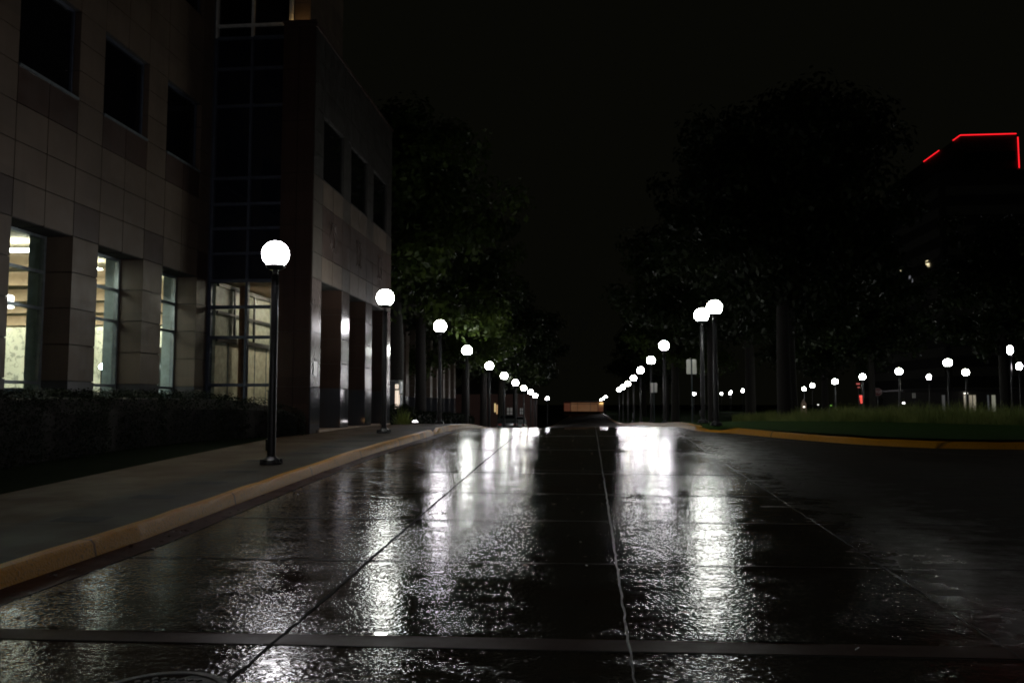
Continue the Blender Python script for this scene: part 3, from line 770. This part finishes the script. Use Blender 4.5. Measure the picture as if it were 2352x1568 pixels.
# ------------------------------------------------------------ hedges
def leaf_quad(mb, p, n, s, r):
    n = Vector(n); a = n.cross(Vector((r.uniform(-1, 1), r.uniform(-1, 1), r.uniform(-1, 1))))
    if a.length < 1e-4: a = Vector((1, 0, 0))
    a.normalize(); b = n.cross(a).normalized(); p = Vector(p); l = s*r.uniform(.7, 1.3); w_ = l*.5
    bb = len(mb.v); mb.v += [tuple(p-a*l), tuple(p+b*w_+n*l*.15), tuple(p+a*l), tuple(p-b*w_-n*l*.1)]
    mb.f.append((bb, bb+1, bb+2, bb+3)); mb.m.append(mb.mi)
def hedge(name, label, front, backx, ya, yb, top, count, ls, seed, group=None):
    r = random.Random(seed); core = MB(); t = thing(name, label, 'hedge', (0, 0, 0), group=group)
    ys = frange(ya, yb, .35); b = 0
    def prof(y):
        e = min(1, (y-ya)/.3, (yb-y)/.3); e = math.sqrt(max(0, e*(2-e)))
        xf, xb = front(y), backx; zb = G(xf, y)+.12; tp = lerp(zb+.35, top(y), e); xf2 = lerp((xf+xb)/2, xf, .35+.65*e)
        return xf2, xb, zb, tp
    for y in ys:
        xf, xb, zb, tp = prof(y)
        core.v += [(xf-.10, y, zb), (xf-.06, y, lerp(zb, tp, .7)), (xf-.28, y, tp-.10), (xb, y, tp-.06), (xb, y, zb)]
    fs = [(5*i+k, 5*i+k+1, 5*i+k+6, 5*i+k+5) for i in range(len(ys)-1) for k in range(4)]+[(0, 1, 2, 3, 4), tuple(5*(len(ys)-1)+k for k in (4, 3, 2, 1, 0))]
    core.f += fs; core.m += [0]*len(fs); core.build('branches', M['bark'], t)
    lf = MB()
    for k in range(count):
        y = r.uniform(ya, yb); xf, xb, zb, tp = prof(y); u = r.random()
        bulge = .07*math.sin(y*3.1+1)+.05*math.sin(y*7.3)
        if u < .5: z = lerp(zb, tp-.05, r.random()); p = (xf+bulge+r.gauss(0, .035)-.10*max(0, (z-tp+.3)/.3), y, z); n = (1, r.uniform(-.6, .6), r.uniform(-.5, .8))
        elif u < .92: x = lerp(xf-.05, xb, r.random()); p = (x, y, tp+bulge*.6+r.gauss(0, .03)-.15*max(0, 1-(xf-x)/.25)**2); n = (r.uniform(-.6, .6), r.uniform(-.6, .6), 1)
        else: yy = ya+r.gauss(.1, .05) if r.random() < .5 else yb-abs(r.gauss(.1, .05)); xf, xb, zb, tp = prof(yy); p = (lerp(xf, xb, r.random()), yy, lerp(zb, tp, r.random())); n = (r.uniform(-.5, .5), -1 if yy < (ya+yb)/2 else 1, .3)
        leaf_quad(lf, p, Vector(n).normalized(), ls, r)
    lf.build('leaves', M['hedge'], t); return t
hf = lambda y: interp([(0, -9.3), (6, -9.25), (12, -9.1), (18, -8.6), (19.5, -8.0), (20.4, -7.5), (21.1, -7.15)], y)
hedge('hedge', 'long dark clipped hedge below the lit office windows', hf, -10.15, 5, 21.15,
      lambda y: interp([(5, .12), (13, .17), (17, .20), (19.5, .16), (20.4, .0), (21.1, -.18)], y), 52000, .024, 3)
hedge('hedge', 'low dark hedge behind the ground spotlight plant, past the colonnade', lambda y: -7.4, -9.6, 30.8, 36.2, lambda y: -.10+.0*y, 9000, .05, 4)
hedge('hedge', 'dark hedge in front of the farther stone building', lambda y: -7.6, -10.4, 36.6, 56, lambda y: -.35-.02*(y-36), 9000, .07, 5)

# spiky plant
r = random.Random(5); pb = MB()
for k in range(260):
    a = r.uniform(0, 2*math.pi); l = r.uniform(.35, .85); el = r.uniform(.5, 1.4); w_ = .012; d = Vector((math.cos(a), math.sin(a), 0)); s = Vector((-d.y, d.x, 0))
    o0 = Vector((r.gauss(0, .10), r.gauss(0, .10), 0)); pr = None; prev = None
    for j in range(6):
        t = j/5; p = o0+d*l*t*math.cos(el)*1.1+Vector((0, 0, l*(t*math.sin(el)-.55*t*t*math.cos(el)))); ww = w_*(1-t*.95)
        cur = (p-s*ww, p+s*ww)
        if prev: pb.add([prev[0], prev[1], cur[1], cur[0]], [(0, 1, 2, 3)])
        prev = cur
pl_ = thing('spiky_plant', 'spiky green plant lit by the ground spotlight beside the sidewalk', 'plant', (-6.45, 28.9, G(-6, 28.9)+.14)); pl_.scale = (1, 1, 1)
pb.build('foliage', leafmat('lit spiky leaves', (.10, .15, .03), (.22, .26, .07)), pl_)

# ornamental grass bed on the right lawn: uncountable blades
r = random.Random(11); gb = MB()
def bedfront(x): return interp([(6.7, 37), (7.2, 34), (8, 29.2), (9, 27.4), (10.5, 25.6), (12, 24.6), (16, 23.8), (26, 23.2)], x)
for k in range(26000):
    x = 6.7+19.5*(r.random()**1.35); f = bedfront(x); y = f+abs(r.gauss(0, 1))*1.9+.1
    if y > 40: continue
    z = lawnz(x, y)
    cl_ = .8+.22*math.sin(x*2.3+math.sin(y*1.7))*math.cos(y*1.9)
    l = r.uniform(.40, .84)*cl_*(.55 if y < f+.25 else 1)*(.62+.38*min(1, (x-6.5)/3)); a = r.uniform(0, 2*math.pi); ln = r.uniform(.15, .75)
    d = Vector((math.cos(a), math.sin(a), 0)); s = Vector((-d.y, d.x, 0))*.006*r.uniform(.7, 1.6); p0 = Vector((x, y, z)); prev = (p0-s, p0+s)
    for t in (.35, .7, 1):
        p = p0+d*l*ln*t*t+Vector((0, 0, l*(t-.28*ln*t*t))); ss = s*(1-t*.85); cur = (p-ss, p+ss)
        gb.add([prev[0], prev[1], cur[1], cur[0]], [(0, 1, 2, 3)]); prev = cur
o = gb.build('ornamental_grass', M['blade']); tag(o, 'bed of tall arching ornamental grass on the right lawn', 'grass', kind='stuff')

# ------------------------------------------------------------ trees
def tree_meshes(seed, h, cr, trunk_h, nleaf, ls, tr):
    r = random.Random(seed); tb = MB(); lf = MB()
    top = Vector((r.uniform(-.4, .4), r.uniform(-.4, .4), h*.8))
    tb.tube([(0, 0, -.3), (0, 0, .25), (.03, .02, trunk_h*.6), (top.x*.3, top.y*.3, trunk_h), (top.x*.6, top.y*.6, h*.55), tuple(top)], [tr*1.5, tr*1.05, tr*.9, tr*.8, tr*.45, .04], 10)
    cl = []
    for k in range(13):
        a = k*2.4+r.uniform(-.4, .4); zz = lerp(trunk_h*.85, h*.75, (k/12)**1.1); ln = cr*r.uniform(.55, 1.0)*(1-.45*(k/12))
        p0 = Vector((top.x*zz/h*.8, top.y*zz/h*.8, zz)); d = Vector((math.cos(a), math.sin(a), r.uniform(.15, .6)))
        pts = [p0]; cur = p0
        for j in range(4):
            dd = d+Vector((r.uniform(-.25, .25), r.uniform(-.25, .25), r.uniform(-.1, .2)-.10*j)); cur = cur+dd*ln/4; pts.append(cur)
        tb.tube(pts, [tr*.38*(1-.35*k/12), tr*.28, tr*.19, tr*.11, .02], 6)
        for j in (1, 2, 3, 4):
            for q in range(2 if j < 3 else 4):
                c = pts[j]+Vector((r.gauss(0, .9), r.gauss(0, .9), r.gauss(0, .6)))*cr*.17; cl.append((c, cr*r.uniform(.12, .23)))
                if r.random() < .5: tb.tube([pts[j], lerp(pts[j], c, .5)+Vector((0, 0, .1)), c], [.04, .025, .01], 4)
    for k in range(16):
        a = r.uniform(0, 6.28); e = r.uniform(-.3, 1.4); rr = r.uniform(.5, 1)
        c = Vector((cr*rr*math.cos(a)*math.cos(e)*.9, cr*rr*math.sin(a)*math.cos(e)*.9, trunk_h+(h-trunk_h)*(.45+.48*math.sin(e)*rr))); cl.append((c, cr*r.uniform(.13, .22)))
    tot = sum(q[1]**2 for q in cl)
    for c, rad in cl:
        for k in range(int(nleaf*rad*rad/tot)):
            d = Vector((r.gauss(0, 1), r.gauss(0, 1), r.gauss(0, .7))); d.normalize(); q = d*rad*(r.random()**.45)
            n = (d+Vector((r.uniform(-.7, .7), r.uniform(-.7, .7), r.uniform(0, 1.0)))).normalized()
            leaf_quad(lf, c+q, n, ls, r)
    return tb, lf
VAR = [tree_meshes(21, 14.5, 4.9, 5.4, 21000, .15, .30), tree_meshes(33, 13.5, 4.4, 5.6, 17000, .16, .26), tree_meshes(47, 17.5, 6.2, 6.4, 22000, .19, .36)]
protos = []
for i, (tb, lf) in enumerate(VAR):
    t = thing('broadleaf_tree', 'x', 'tree'); tb.build('trunk', M['bark'], t, smooth=True); lf.build('crown', M['leaf'] if i == 0 else M['leaf_shaded'], t); protos.append(t)
used = [False]*3
def tree(x, y, k, s, rz, label, group, zb=None, sz=1):
    o = protos[k] if not used[k] else copy_tree(protos[k]); used[k] = True
    o.location = (x, y, (G(x, y)+.15) if zb is None else zb); o.scale = (s, s, s*sz); o.rotation_euler = (0, 0, rz); o['label'] = label; o['group'] = group
gt = 'street trees behind the left row of lamps'
for x, y, k, s, rz, l in ((-8.35, 36, 0, 1.12, .4, 'large leafy tree with a dark trunk directly behind the lit pylon'),
                          (-9.35, 46.5, 1, 1.25, 2.0, 'tree whose trunk stands before the farther stone building'),
                          (-7.9, 54, 0, .95, 3.3, 'tree behind the fifth left lamp with low lit leaves'),
                          (-8.0, 64, 1, 1.05, 5.0, 'tree behind the sixth and seventh left lamps'),
                          (-7.8, 75, 2, .8, 1.0, 'tree behind the eighth left lamp over the dim windows'),
                          (-7.6, 88, 1, 1.1, 4.0, 'tree at the low end of the left lamp row'),
                          (-8.2, 104, 2, .9, 2.4, 'far tree half hiding the small last left lamp'),
                          (-17, 60, 2, 1.0, .3, 'tall dark tree rising over the farther stone building'),
                          (-14, 128, 2, 1.0, .9, 'dark distant tree left of the orange pavilion')): tree(x, y, k, s, rz, l, gt)
gt2 = 'dark trees across the right lawn'
for x, y, k, s, rz, l in ((10.5, 46, 2, 1.08, 1.1, 'dark tree whose trunk stands right of the two overlapping lamps'),
                          (12.2, 52, 2, 1.22, 2.2, 'tallest dark tree mass right of the overlapping lamps'),
                          (8.8, 60, 1, 1.45, 3.0, 'dark tree behind the nearer pale sign plate'),
                          (14, 74, 2, 1.25, .2, 'dark tree far behind the nearer sign post'),
                          (8.4, 82, 0, 1.3, 5.2, 'dark tree behind the farther pale sign plate'),
                          (9.5, 104, 1, 1.4, 4.1, 'dark tree behind the low end of the right lamp chain'),
                          (9, 135, 2, .9, 1.3, 'distant dark tree right of the orange pavilion'),
                          (23.0, 84, 2, .95, 4.4, 'dark tree behind the lamp left of the red sign'),
                          (25.5, 78, 1, 1.2, .8, 'dark tree between the red sign and the stop sign'),
                          (26.5, 56, 1, 1.1, 2.9, 'dark tree whose trunk stands right of the lamp by the stop sign'),
                          (29.5, 50, 0, 1.0, 3.9, 'dark tree near the right edge below the red neon tower'),
                          (36, 64, 2, .72, 5.6, 'dark tree at the right edge behind the small high globe lamp')): tree(x, y, k, s, rz, l, gt2, lawnz(x, y)-.1)

# ------------------------------------------------------------ small signs
def plate_sign(x, y, zc, w_, h_, label, zb):
    t = thing('sign_post', label, 'sign', (x, y, zb)); z = zc-zb
    mb = MB(); n = 5; rr = .035; pts = []
    for cx, cz, a0 in ((w_/2-rr, h_/2-rr, 0), (-w_/2+rr, h_/2-rr, 90), (-w_/2+rr, -h_/2+rr, 180), (w_/2-rr, -h_/2+rr, 270)):
        for k in range(n): a = R(a0+90*k/(n-1)); pts.append((cx+rr*math.cos(a), cz+rr*math.sin(a)))
    N = len(pts); mb.add([(p[0], 0, z+p[1]) for p in pts]+[(p[0], .004, z+p[1]) for p in pts],
                         [tuple(range(N)), tuple(range(2*N-1, N-1, -1))]+[(i, (i+1) % N, N+(i+1) % N, N+i) for i in range(N)])
    mb.build('sign_plate', simple('bare aluminium plate', (.55, .55, .50), .5, .2, var=.1), t)
    MB().box(-.022, .022, -.03, -.004, -.1, z+h_/2+.01).build('post', simple('dark green post', (.03, .04, .045), .5, .4), t)
    return t
plate_sign(3.42, 28, 1.22, .33, .49, 'nearer pale blank sign plate on a thin post left of the lamp pair', lawnz(3.42, 28))
plate_sign(3.32, 42.6, .81, .33, .49, 'farther pale blank sign plate on a thin post', lawnz(3.3, 42.6))
t = plate_sign(29.86, 80, .76, .28, .46, 'small pale grey sign plate right of the stop sign over the grass bed', lawnz(29.9, 80))
# stop sign
ss = thing('stop_sign', 'dim octagonal stop sign seen over the grass bed', 'sign', (28.99, 87, lawnz(29, 87))); ss.rotation_euler = (0, 0, -.1)
zc = 1.18-ss.location.z; mb = MB(); oc = [(.38/math.cos(R(22.5))*math.cos(R(22.5+45*k)), .38/math.cos(R(22.5))*math.sin(R(22.5+45*k))) for k in range(8)]
mb.add([(a, -.02, zc+b_) for a, b_ in oc]+[(a, 0, zc+b_) for a, b_ in oc], [tuple(range(8)), tuple(range(15, 7, -1))]+[(i, (i+1) % 8, 8+(i+1) % 8, 8+i) for i in range(8)])
mb.build('sign_plate', simple('red sign sheeting', (.14, .012, .014), .5, var=.1), ss)
mb = MB()
for k in range(8):
    a, b_ = oc[k], oc[(k+1) % 8]
    mb.add([(a[0]*.97, -.024, zc+a[1]*.97), (a[0]*.89, -.024, zc+a[1]*.89), (b_[0]*.89, -.024, zc+b_[1]*.89), (b_[0]*.97, -.024, zc+b_[1]*.97)], [(0, 1, 2, 3)])
wht = simple('white sign sheeting', (.62, .58, .56), .5, var=.05)
mb.build('border', wht, ss)
fc = bpy.data.curves.new('lettering', 'FONT'); fc.body = 'STOP'; fc.size = .33; fc.align_x = 'CENTER'; fc.align_y = 'CENTER'; fc.extrude = .002; fc.offset = .006
fo = bpy.data.objects.new('lettering_curve', fc); C.objects.link(fo)
bpy.context.view_layer.update()
dg = bpy.context.evaluated_depsgraph_get(); me = bpy.data.meshes.new_from_object(fo.evaluated_get(dg)); bpy.data.objects.remove(fo)
me.materials.clear(); me.materials.append(wht); lo = bpy.data.objects.new('lettering', me); C.objects.link(lo); lo.parent = ss
lo.location = (0, -.026, zc); lo.rotation_euler = (R(90), 0, 0); lo.scale = (.85, 1.2, 1)
MB().box(-.03, .03, .002, .05, -.1, zc+.42).build('post', M['metal_dark'], ss)
# glowing red sign
rs = thing('lit_red_sign', 'tall glowing red sign half hidden behind the grass bed under a globe lamp', 'sign', (25.2, 80, lawnz(25, 80))); zb = rs.location.z
red = emis('red lit panel', (1, .03, .01), 1.1); mb = MB()
for a, b_, x0, x1 in ((.55, .78, -.20, .11), (.30, .53, -.17, .12), (.05, .28, -.12, .12)): mb.box(x0, x1, -.06, -.03, a-zb, b_-zb)
mb.build('lit_panel', red, rs)
MB().box(-.2, .16, -.03, .1, 0, .80-zb).build('housing', M['metal_dark'], rs)
mb = MB(); mb.box(-.45, -.12, -.05, -.02, 1.78-zb, 1.9-zb); mb.box(-.35, -.13, -.05, -.02, 1.48-zb, 1.56-zb); mb.build('upper_lit_panel', emis('dim red lit panel', (1, .03, .01), .35), rs)
MB().box(-.28, -.22, -.02, .03, 0, 1.92-zb).build('post', M['metal_dark'], rs)
# low ground lights and a pale marker beyond the bed
def low_light(x, y, zc, col, label, e=6):
    t = thing('bollard_light', label, 'light', (x, y, lawnz(x, y))); z = zc-t.location.z
    mb = MB(); mb.lathe([(.05, 0), (.05, z-.08), (.08, z-.06)], 12); mb.build('post', M['metal_dark'], t, smooth='auto')
    mb = MB(); mb.lathe([(.10, z-.06), (.11, z), (.06, z+.05), (.01, z+.06)], 12); mb.build('lens', emis('lit lens', col, e), t, smooth=True)
low_light(28.2, 78, .08, (1, .98, 1), 'small bright low white light right below the stop sign', 8)
low_light(27.2, 97, -.18, (.35, 1, .1), 'tiny low green light at the left part of the grass bed', .5)
low_light(26.6, 100, -.1, (1, 1, .95), 'tiny low white light left of the green one', 1.2)
low_light(25.0, 100, -.35, (1, .95, .8), 'tiny low warm light at the foot of the pale obelisk', 4)
ob = thing('obelisk', 'small pale lit obelisk left behind the grass bed', 'monument', (25.2, 101, -2))
mb = MB(); mb.add([(-.33, -.33, 0), (.33, -.33, 0), (.33, .33, 0), (-.33, .33, 0), (-.26, -.26, 2.0), (.26, -.26, 2.0), (.26, .26, 2.0), (-.26, .26, 2.0), (0, 0, 2.6)],
                  [(0, 1, 5, 4), (1, 2, 6, 5), (2, 3, 7, 6), (3, 0, 4, 7), (4, 5, 8), (5, 6, 8), (6, 7, 8), (7, 4, 8)])
mb.build('shaft', simple('pale stone', (.62, .45, .36), .7), ob); MB().box(-.45, .45, -.45, .45, -.2, .12).build('plinth', M['stone'], ob)

# ------------------------------------------------------------ far buildings
cb = thing('park_building', 'low far building with cream lit windows behind the right lamps', 'building', (0, 0, 0))
YB = 110
def fx(u): return (u-1350.6)/1920*YB*1.0
def at(u, v, Y):
    a = math.atan(174/1920*math.cos(R(4.26))); p = R(4.26)
    f = Vector((-math.sin(a)*math.cos(p), math.cos(a)*math.cos(p), math.sin(p))); rr = Vector((math.cos(a), math.sin(a), 0)); up_ = rr.cross(f)
    q = f+rr*((u-1176)/1920)-up_*((v-784)/1920); return q*(Y/q.y)
MB().box(40, 62, YB, YB+8, -2.3, 1.6).build('wall', M['joint'], cb)
MB().box(39.5, 62.5, YB-.6, YB+8.3, 1.6, 1.8).build('roof', M['metal_dark'], cb)
WNS = [(44.42, 44.79, 0.02, (0.7, 0.75, 0.7)), (47.05, 47.47, 0.2, (1, 0.86, 0.6)), (47.68, 48.07, 0.2, (1, 0.86, 0.6)), (48.15, 48.51, 0.22, (1, 0.88, 0.62)), (49.87, 50.08, 0.03, (0.8, 0.9, 1)), (50.39, 50.86, 0.16, (0.95, 0.95, 0.7))]
for i, (x0, x1, e, c) in enumerate(WNS):
    fr = MB()
    for a, b_ in ((x0-.08, x0), (x1, x1+.08)): fr.box(a, b_, YB-.06, YB-.002, -1.05, 1.15)
    fr.box(x0, x1, YB-.06, YB-.002, 1.1, 1.15); w_ = fr.build('window', M['metal_dark'], cb)
    MB().box(x0, x1, YB-.04, YB-.02, -1.0, 1.1).build('pane', emis('lit far window', c, e), w_)
MB().box(47.05, 47.47, YB-.3, YB-.1, 1.25, 1.36).build('wall_light', emis('lit wall light', (1, .95, .85), 3), cb)
# left-hand far house with one orange window
hb = thing('brick_house', 'dark low house with one glowing orange window beneath the left lamps', 'house', (0, 0, 0))
MB().box(-16, -6.2, 95, 103, -3, 1.1).build('wall', simple('dark brick', (.10, .05, .04), .8), hb)
mb = MB(); mb.add([(-16.4, 94.6, 1.1), (-5.8, 94.6, 1.1), (-5.8, 103.4, 1.1), (-16.4, 103.4, 1.1), (-13, 99, 3.2), (-9, 99, 3.2)], [(0, 1, 5, 4), (1, 2, 5), (2, 3, 4, 5), (3, 0, 4), (0, 3, 2, 1)])
mb.build('roof', M['metal_dark'], hb)
for (u0, u1, v0, v1, c, e, bars) in ((1135.5, 1138.5, 926, 946, (1, .72, .30), .75, 0), (1140, 1146.5, 929, 950.5, (1, .55, .20), .42, 0), (1164.5, 1177, 936, 955, (.8, .75, .62), .035, 1), (1194.5, 1202, 937, 951, (.7, .78, .72), .045, 1)):
    a = at(u0, v0, 94.9); b_ = at(u1, v1, 94.9); fr = MB(); x0, x1, z0, z1 = a.x, b_.x, b_.z, a.z
    for p, q in ((x0-.06, x0), (x1, x1+.06)): fr.box(p, q, 94.86, 94.998, z0, z1)
    if bars: fr.box((x0+x1)/2-.04, (x0+x1)/2+.04, 94.86, 94.93, z0, z1); fr.box(x0, x1, 94.86, 94.93, (z0+z1)/2-.03, (z0+z1)/2+.03)
    w_ = fr.build('window', M['metal_dark'], hb); MB().box(x0, x1, 94.94, 94.96, z0, z1).build('pane', emis('lit house window', c, e), w_)
# orange lit pavilion closing the street
pv = thing('glass_pavilion', 'low glazed pavilion glowing orange at the end of the street', 'building', (0, 0, 0))
MB().box(-6.3, 4.2, 221, 228, -3.1, .5).build('wall', simple('red brown wall', (.22, .09, .05), .7), pv)
MB().box(-6.6, 4.5, 219.4, 228.2, .5, .75).build('roof', M['metal_dark'], pv)
def pavglow():
    n = NT('orange glowing glazing'); v = n.map(); f = n.noise(v, .5, 4)
    n.set(Base_Color=(.2, .1, .05), Emission_Color=n.ramp(f, [(.35, (.80, .36, .16)), (.65, (1, .52, .26))]), Emission_Strength=.10); return n.mat
PG = pavglow()
for x0, x1 in ((-4.43, -2.75), (-2.65, .62), (.72, 2.59)):
    fr = MB(); fr.box(x0-.05, x0, 220.86, 220.99, -2.35, .3); fr.box(x1, x1+.05, 220.86, 220.99, -2.35, .3); fr.box(x0, x1, 220.86, 220.95, -.12, 0)
    w_ = fr.build('window', M['metal_dark'], pv); MB().box(x0, x1, 220.95, 220.97, -2.3, .3).build('pane', PG, w_)
for x0, x1 in ((-6.2, -4.6), (2.75, 4.1)):
    MB().box(x0, x1, 220.9, 220.98, -2.3, .2).build('lit_wall_panel', emis('orange wall glow', (1, .25, .08), .05), pv)  # orange light on the wall put in as a faint glow of its own
MB().box(3.1, 4.15, 220.5, 220.8, -.05, .35).build('eaves_light', emis('warm eaves light', (1, .62, .22), 1.4), pv)
hedge('hedge', 'dark low hedge across the end of the street before the glowing pavilion', lambda y: 9, -9, 208, 213, lambda y: -2.25, 4000, .14, 9)
# neon outlined tower
tw = thing('neon_tower', 'tall dark tower with its roof edges outlined in red neon', 'building', (0, 0, 0))
dk = simple('dark tower stone', (.05, .05, .045), .7)
MB().box(87.4, 99.9, 200.3, 250, -3, 62.6).build('wall', dk, tw)
wn = MB(); 
for k in range(14):
    wn.box(87.9, 99.4, 200.2, 200.28, 3+k*4.1, 5.2+k*4.1)
wn.build('window_band', M['blackglass'], tw)
def neon(p, q, rr=.11):
    return MB().tube([p, q], rr, 6).build('neon_tube', NE, tw)
NE = emis('red neon', (1, .012, .02), 1.7)
neon((87.3, 200.1, 62.6), (99.7, 200.1, 62.6)); neon((87.2, 200.2, 62.6), (87.2, 204, 62.6)); neon((87.2, 212, 62.6), (87.2, 221.5, 62.6))
neon((100.0, 200.1, 61.8), (100.0, 200.1, 54.5)); neon((100.0, 200.1, 53.8), (100.0, 200.1, 52.3)); neon((100.1, 200.1, 42.5), (100.1, 200.1, 39.5))
lb = thing('office_block', 'dark stepped office block below the red neon tower', 'building', (0, 0, 0))
MB().box(74, 92, 180, 235, -3, 48.6).build('wall', dk, lb)
sb = MB()
for k in range(11): sb.box(73.85, 73.99, 181, 234, 1.5+k*4.2, 3.4+k*4.2); sb.box(75, 91, 179.85, 179.99, 1.5+k*4.2, 3.4+k*4.2)
sb.build('spandrel_band', simple('pale spandrel', (.16, .16, .14), .8), lb)
lw = MB(); 
for (y, z) in ((186.5, 29.6), (187.2, 30.2), (203, 30.8)): lw.box(73.80, 73.84, y, y+1.2, z, z+.9)
lw.build('lit_window', emis('small lit window', (1, .85, .5), .9), lb)
lw = MB()
for (y, z) in ((196, 27.6), (197.3, 28.6), (208, 25), (232, 24)): lw.box(73.80, 73.84, y, y+1.0, z, z+.7)
lw.build('lit_window', emis('dim lit window', (.9, .9, 1), .12), lb)

# parked cars on the low part of the street, left side
def car(x, y, rz, label, col):
    t = thing('parked_car', label, 'car', (x, y, G(x, y)), rz, 'cars parked at the low end of the left kerb')
    sec = [(-2.2, .45, .55, .62), (-2.1, .3, .80, .80), (-1.5, .28, .92, .86), (-1.0, .28, 1.38, .66), (-.2, .28, 1.45, .68), (.6, .28, 1.40, .66), (1.25, .28, .95, .84), (2.0, .3, .78, .82), (2.2, .42, .55, .6)]
    mb = MB(); b = 0
    for (yy, z0, z1, wd) in sec:
        zm = min(z1, .9); mb.v += [(-.80, yy, z0), (-.86, yy, (z0+zm)/2), (-.82, yy, zm), (-wd, yy, z1), (wd, yy, z1), (.82, yy, zm), (.86, yy, (z0+zm)/2), (.80, yy, z0)]
    fs = [(8*i+k, 8*i+(k+1) % 8, 8*i+8+(k+1) % 8, 8*i+8+k) for i in range(len(sec)-1) for k in range(8)]+[tuple(range(8)), tuple(range(8*len(sec)-1, 8*len(sec)-9, -1))]
    mb.f += fs; mb.m += [0]*len(fs); mb.build('body', simple('wet car paint', col, .12, .3), t, smooth='auto')
    g = MB(); g.add([(-.60, 1.22, .97), (.60, 1.22, .97), (.56, .66, 1.36), (-.56, .66, 1.36)], [(0, 1, 2, 3)]); g.add([(-.62, -1.46, .95), (.62, -1.46, .95), (.58, -1.04, 1.35), (-.58, -1.04, 1.35)], [(3, 2, 1, 0)])
    for s in (-1, 1): g.add([(s*.80, -1.25, .96), (s*.80, 1.1, .96), (s*.70, .55, 1.36), (s*.70, -.95, 1.36)], [(0, 1, 2, 3)])
    g.build('car_window', M['blackglass'], t)
    for s in (-1, 1):
        for yy in (-1.35, 1.35):
            wm = MB()
            prof = [(.18, -.11), (.30, -.11), (.32, -.07), (.32, .07), (.30, .11), (.18, .11)]
            wm.lathe(prof, 18); o = wm.build('wheel', M['tar'], t); o.location = (s*.76, yy, .32); o.rotation_euler = (0, R(90), 0)
            rm = MB(); rm.lathe([(.17, -.12), (.18, .12)], 12); q = rm.build('rim', M['frame'], o)
        lm = MB(); lm.box(s*.62-.14, s*.62+.14, -2.19, -2.14, .60, .72); lm.build('tail_light', simple('red lens', (.25, .01, .01), .2), t)
car(-6.7, 70, .10, 'dark parked car nearest the eighth left lamp, roof faintly lit', (.05, .055, .055))
car(-6.6, 79, .05, 'grey parked car behind the first one, low end of the left row', (.16, .17, .17))

# white litter scrap / small gate post across on the right verge
gp2 = thing('marker_post', 'small pale three legged marker on the right verge down the street', 'marker', (3.0+.9, 70, 0))
gp2.location = (3.75, 70, lawnz(3.75, 70)); mb = MB()
mb.box(-.06, .06, -.03, .03, .32, .9); mb.tube([(-.03, 0, .35), (-.18, .05, 0)], .02, 6); mb.tube([(.03, 0, .35), (.09, .05, 0)], .02, 6); mb.tube([(0, 0, .35), (0, -.15, 0)], .02, 6)
mb.build('stand', simple('white plastic', (.6, .6, .6), .5), gp2)

# manhole cover at the bottom edge
mh = thing('manhole_cover', 'round cast iron manhole cover at the bottom edge of the wet road', 'manhole cover', (-2.28, 4.33, G(-2.28, 4.33)))
mh.rotation_euler = (math.atan(.0366), 0, 0)
mb = MB(); mb.lathe([(.375, -.02), (.375, .006), (.335, .008), (.33, -.004)], 48, caps=False); mb.build('rim', simple('cast iron', (.03, .03, .03), .3, .4, bump=.4, scale=30), mh)
mb = MB(); mb.lathe([(.33, -.02), (.33, .001)], 48)
for i in range(-6, 7):
    for j in range(-6, 7):
        x, y = i*.05+(j % 2)*.025, j*.05
        if math.hypot(x, y) < .29: mb.lathe([(.022, .001), (.018, .009)], 4, x, y)
mb.build('lid', simple('cast iron lid', (.022, .022, .022), .28, .5, bump=.4, scale=30), mh)

# unseen globe lamps added out of frame to brighten kerbs and lawn
lamp(9.5, -7.0, 2.3, 'globe lamp standing by the crossing behind the camera', 'globe lamps at the crossing', 0)
lamp(15.5, 23.5, 2.75, 'globe lamp on the right lawn just outside the frame', 'globe lamps at the crossing', 1, lawnz(15.5, 23.5))
lamp(3.0, -6.0, 2.0, 'globe lamp on the crossing island behind the camera', 'globe lamps at the crossing', 0)
lamp(-6.3, -3.6, 2.0, 'globe lamp on the sidewalk behind the camera', 'globe lamps at the crossing', 0)
# fallen leaves in the gutters
r = random.Random(77); lv = MB()
for k in range(560):
    if r.random() < .6: y = r.uniform(6, 30); x = interp([(p[1], p[0]) for p in KL], y)+abs(r.gauss(0, .25))+.03
    else: y = r.uniform(5, 28); x = r.uniform(-4.3, 4)
    leaf_quad(lv, (x, y, G(x, y)+.012), Vector((r.uniform(-.3, .3), r.uniform(-.3, .3), 1)).normalized(), .027, r)
tag(lv.build('leaf_litter', simple('wet brown leaves', (.05, .026, .012), .5)), 'scattered wet fallen leaves along the kerb and road', 'leaf litter', kind='stuff')
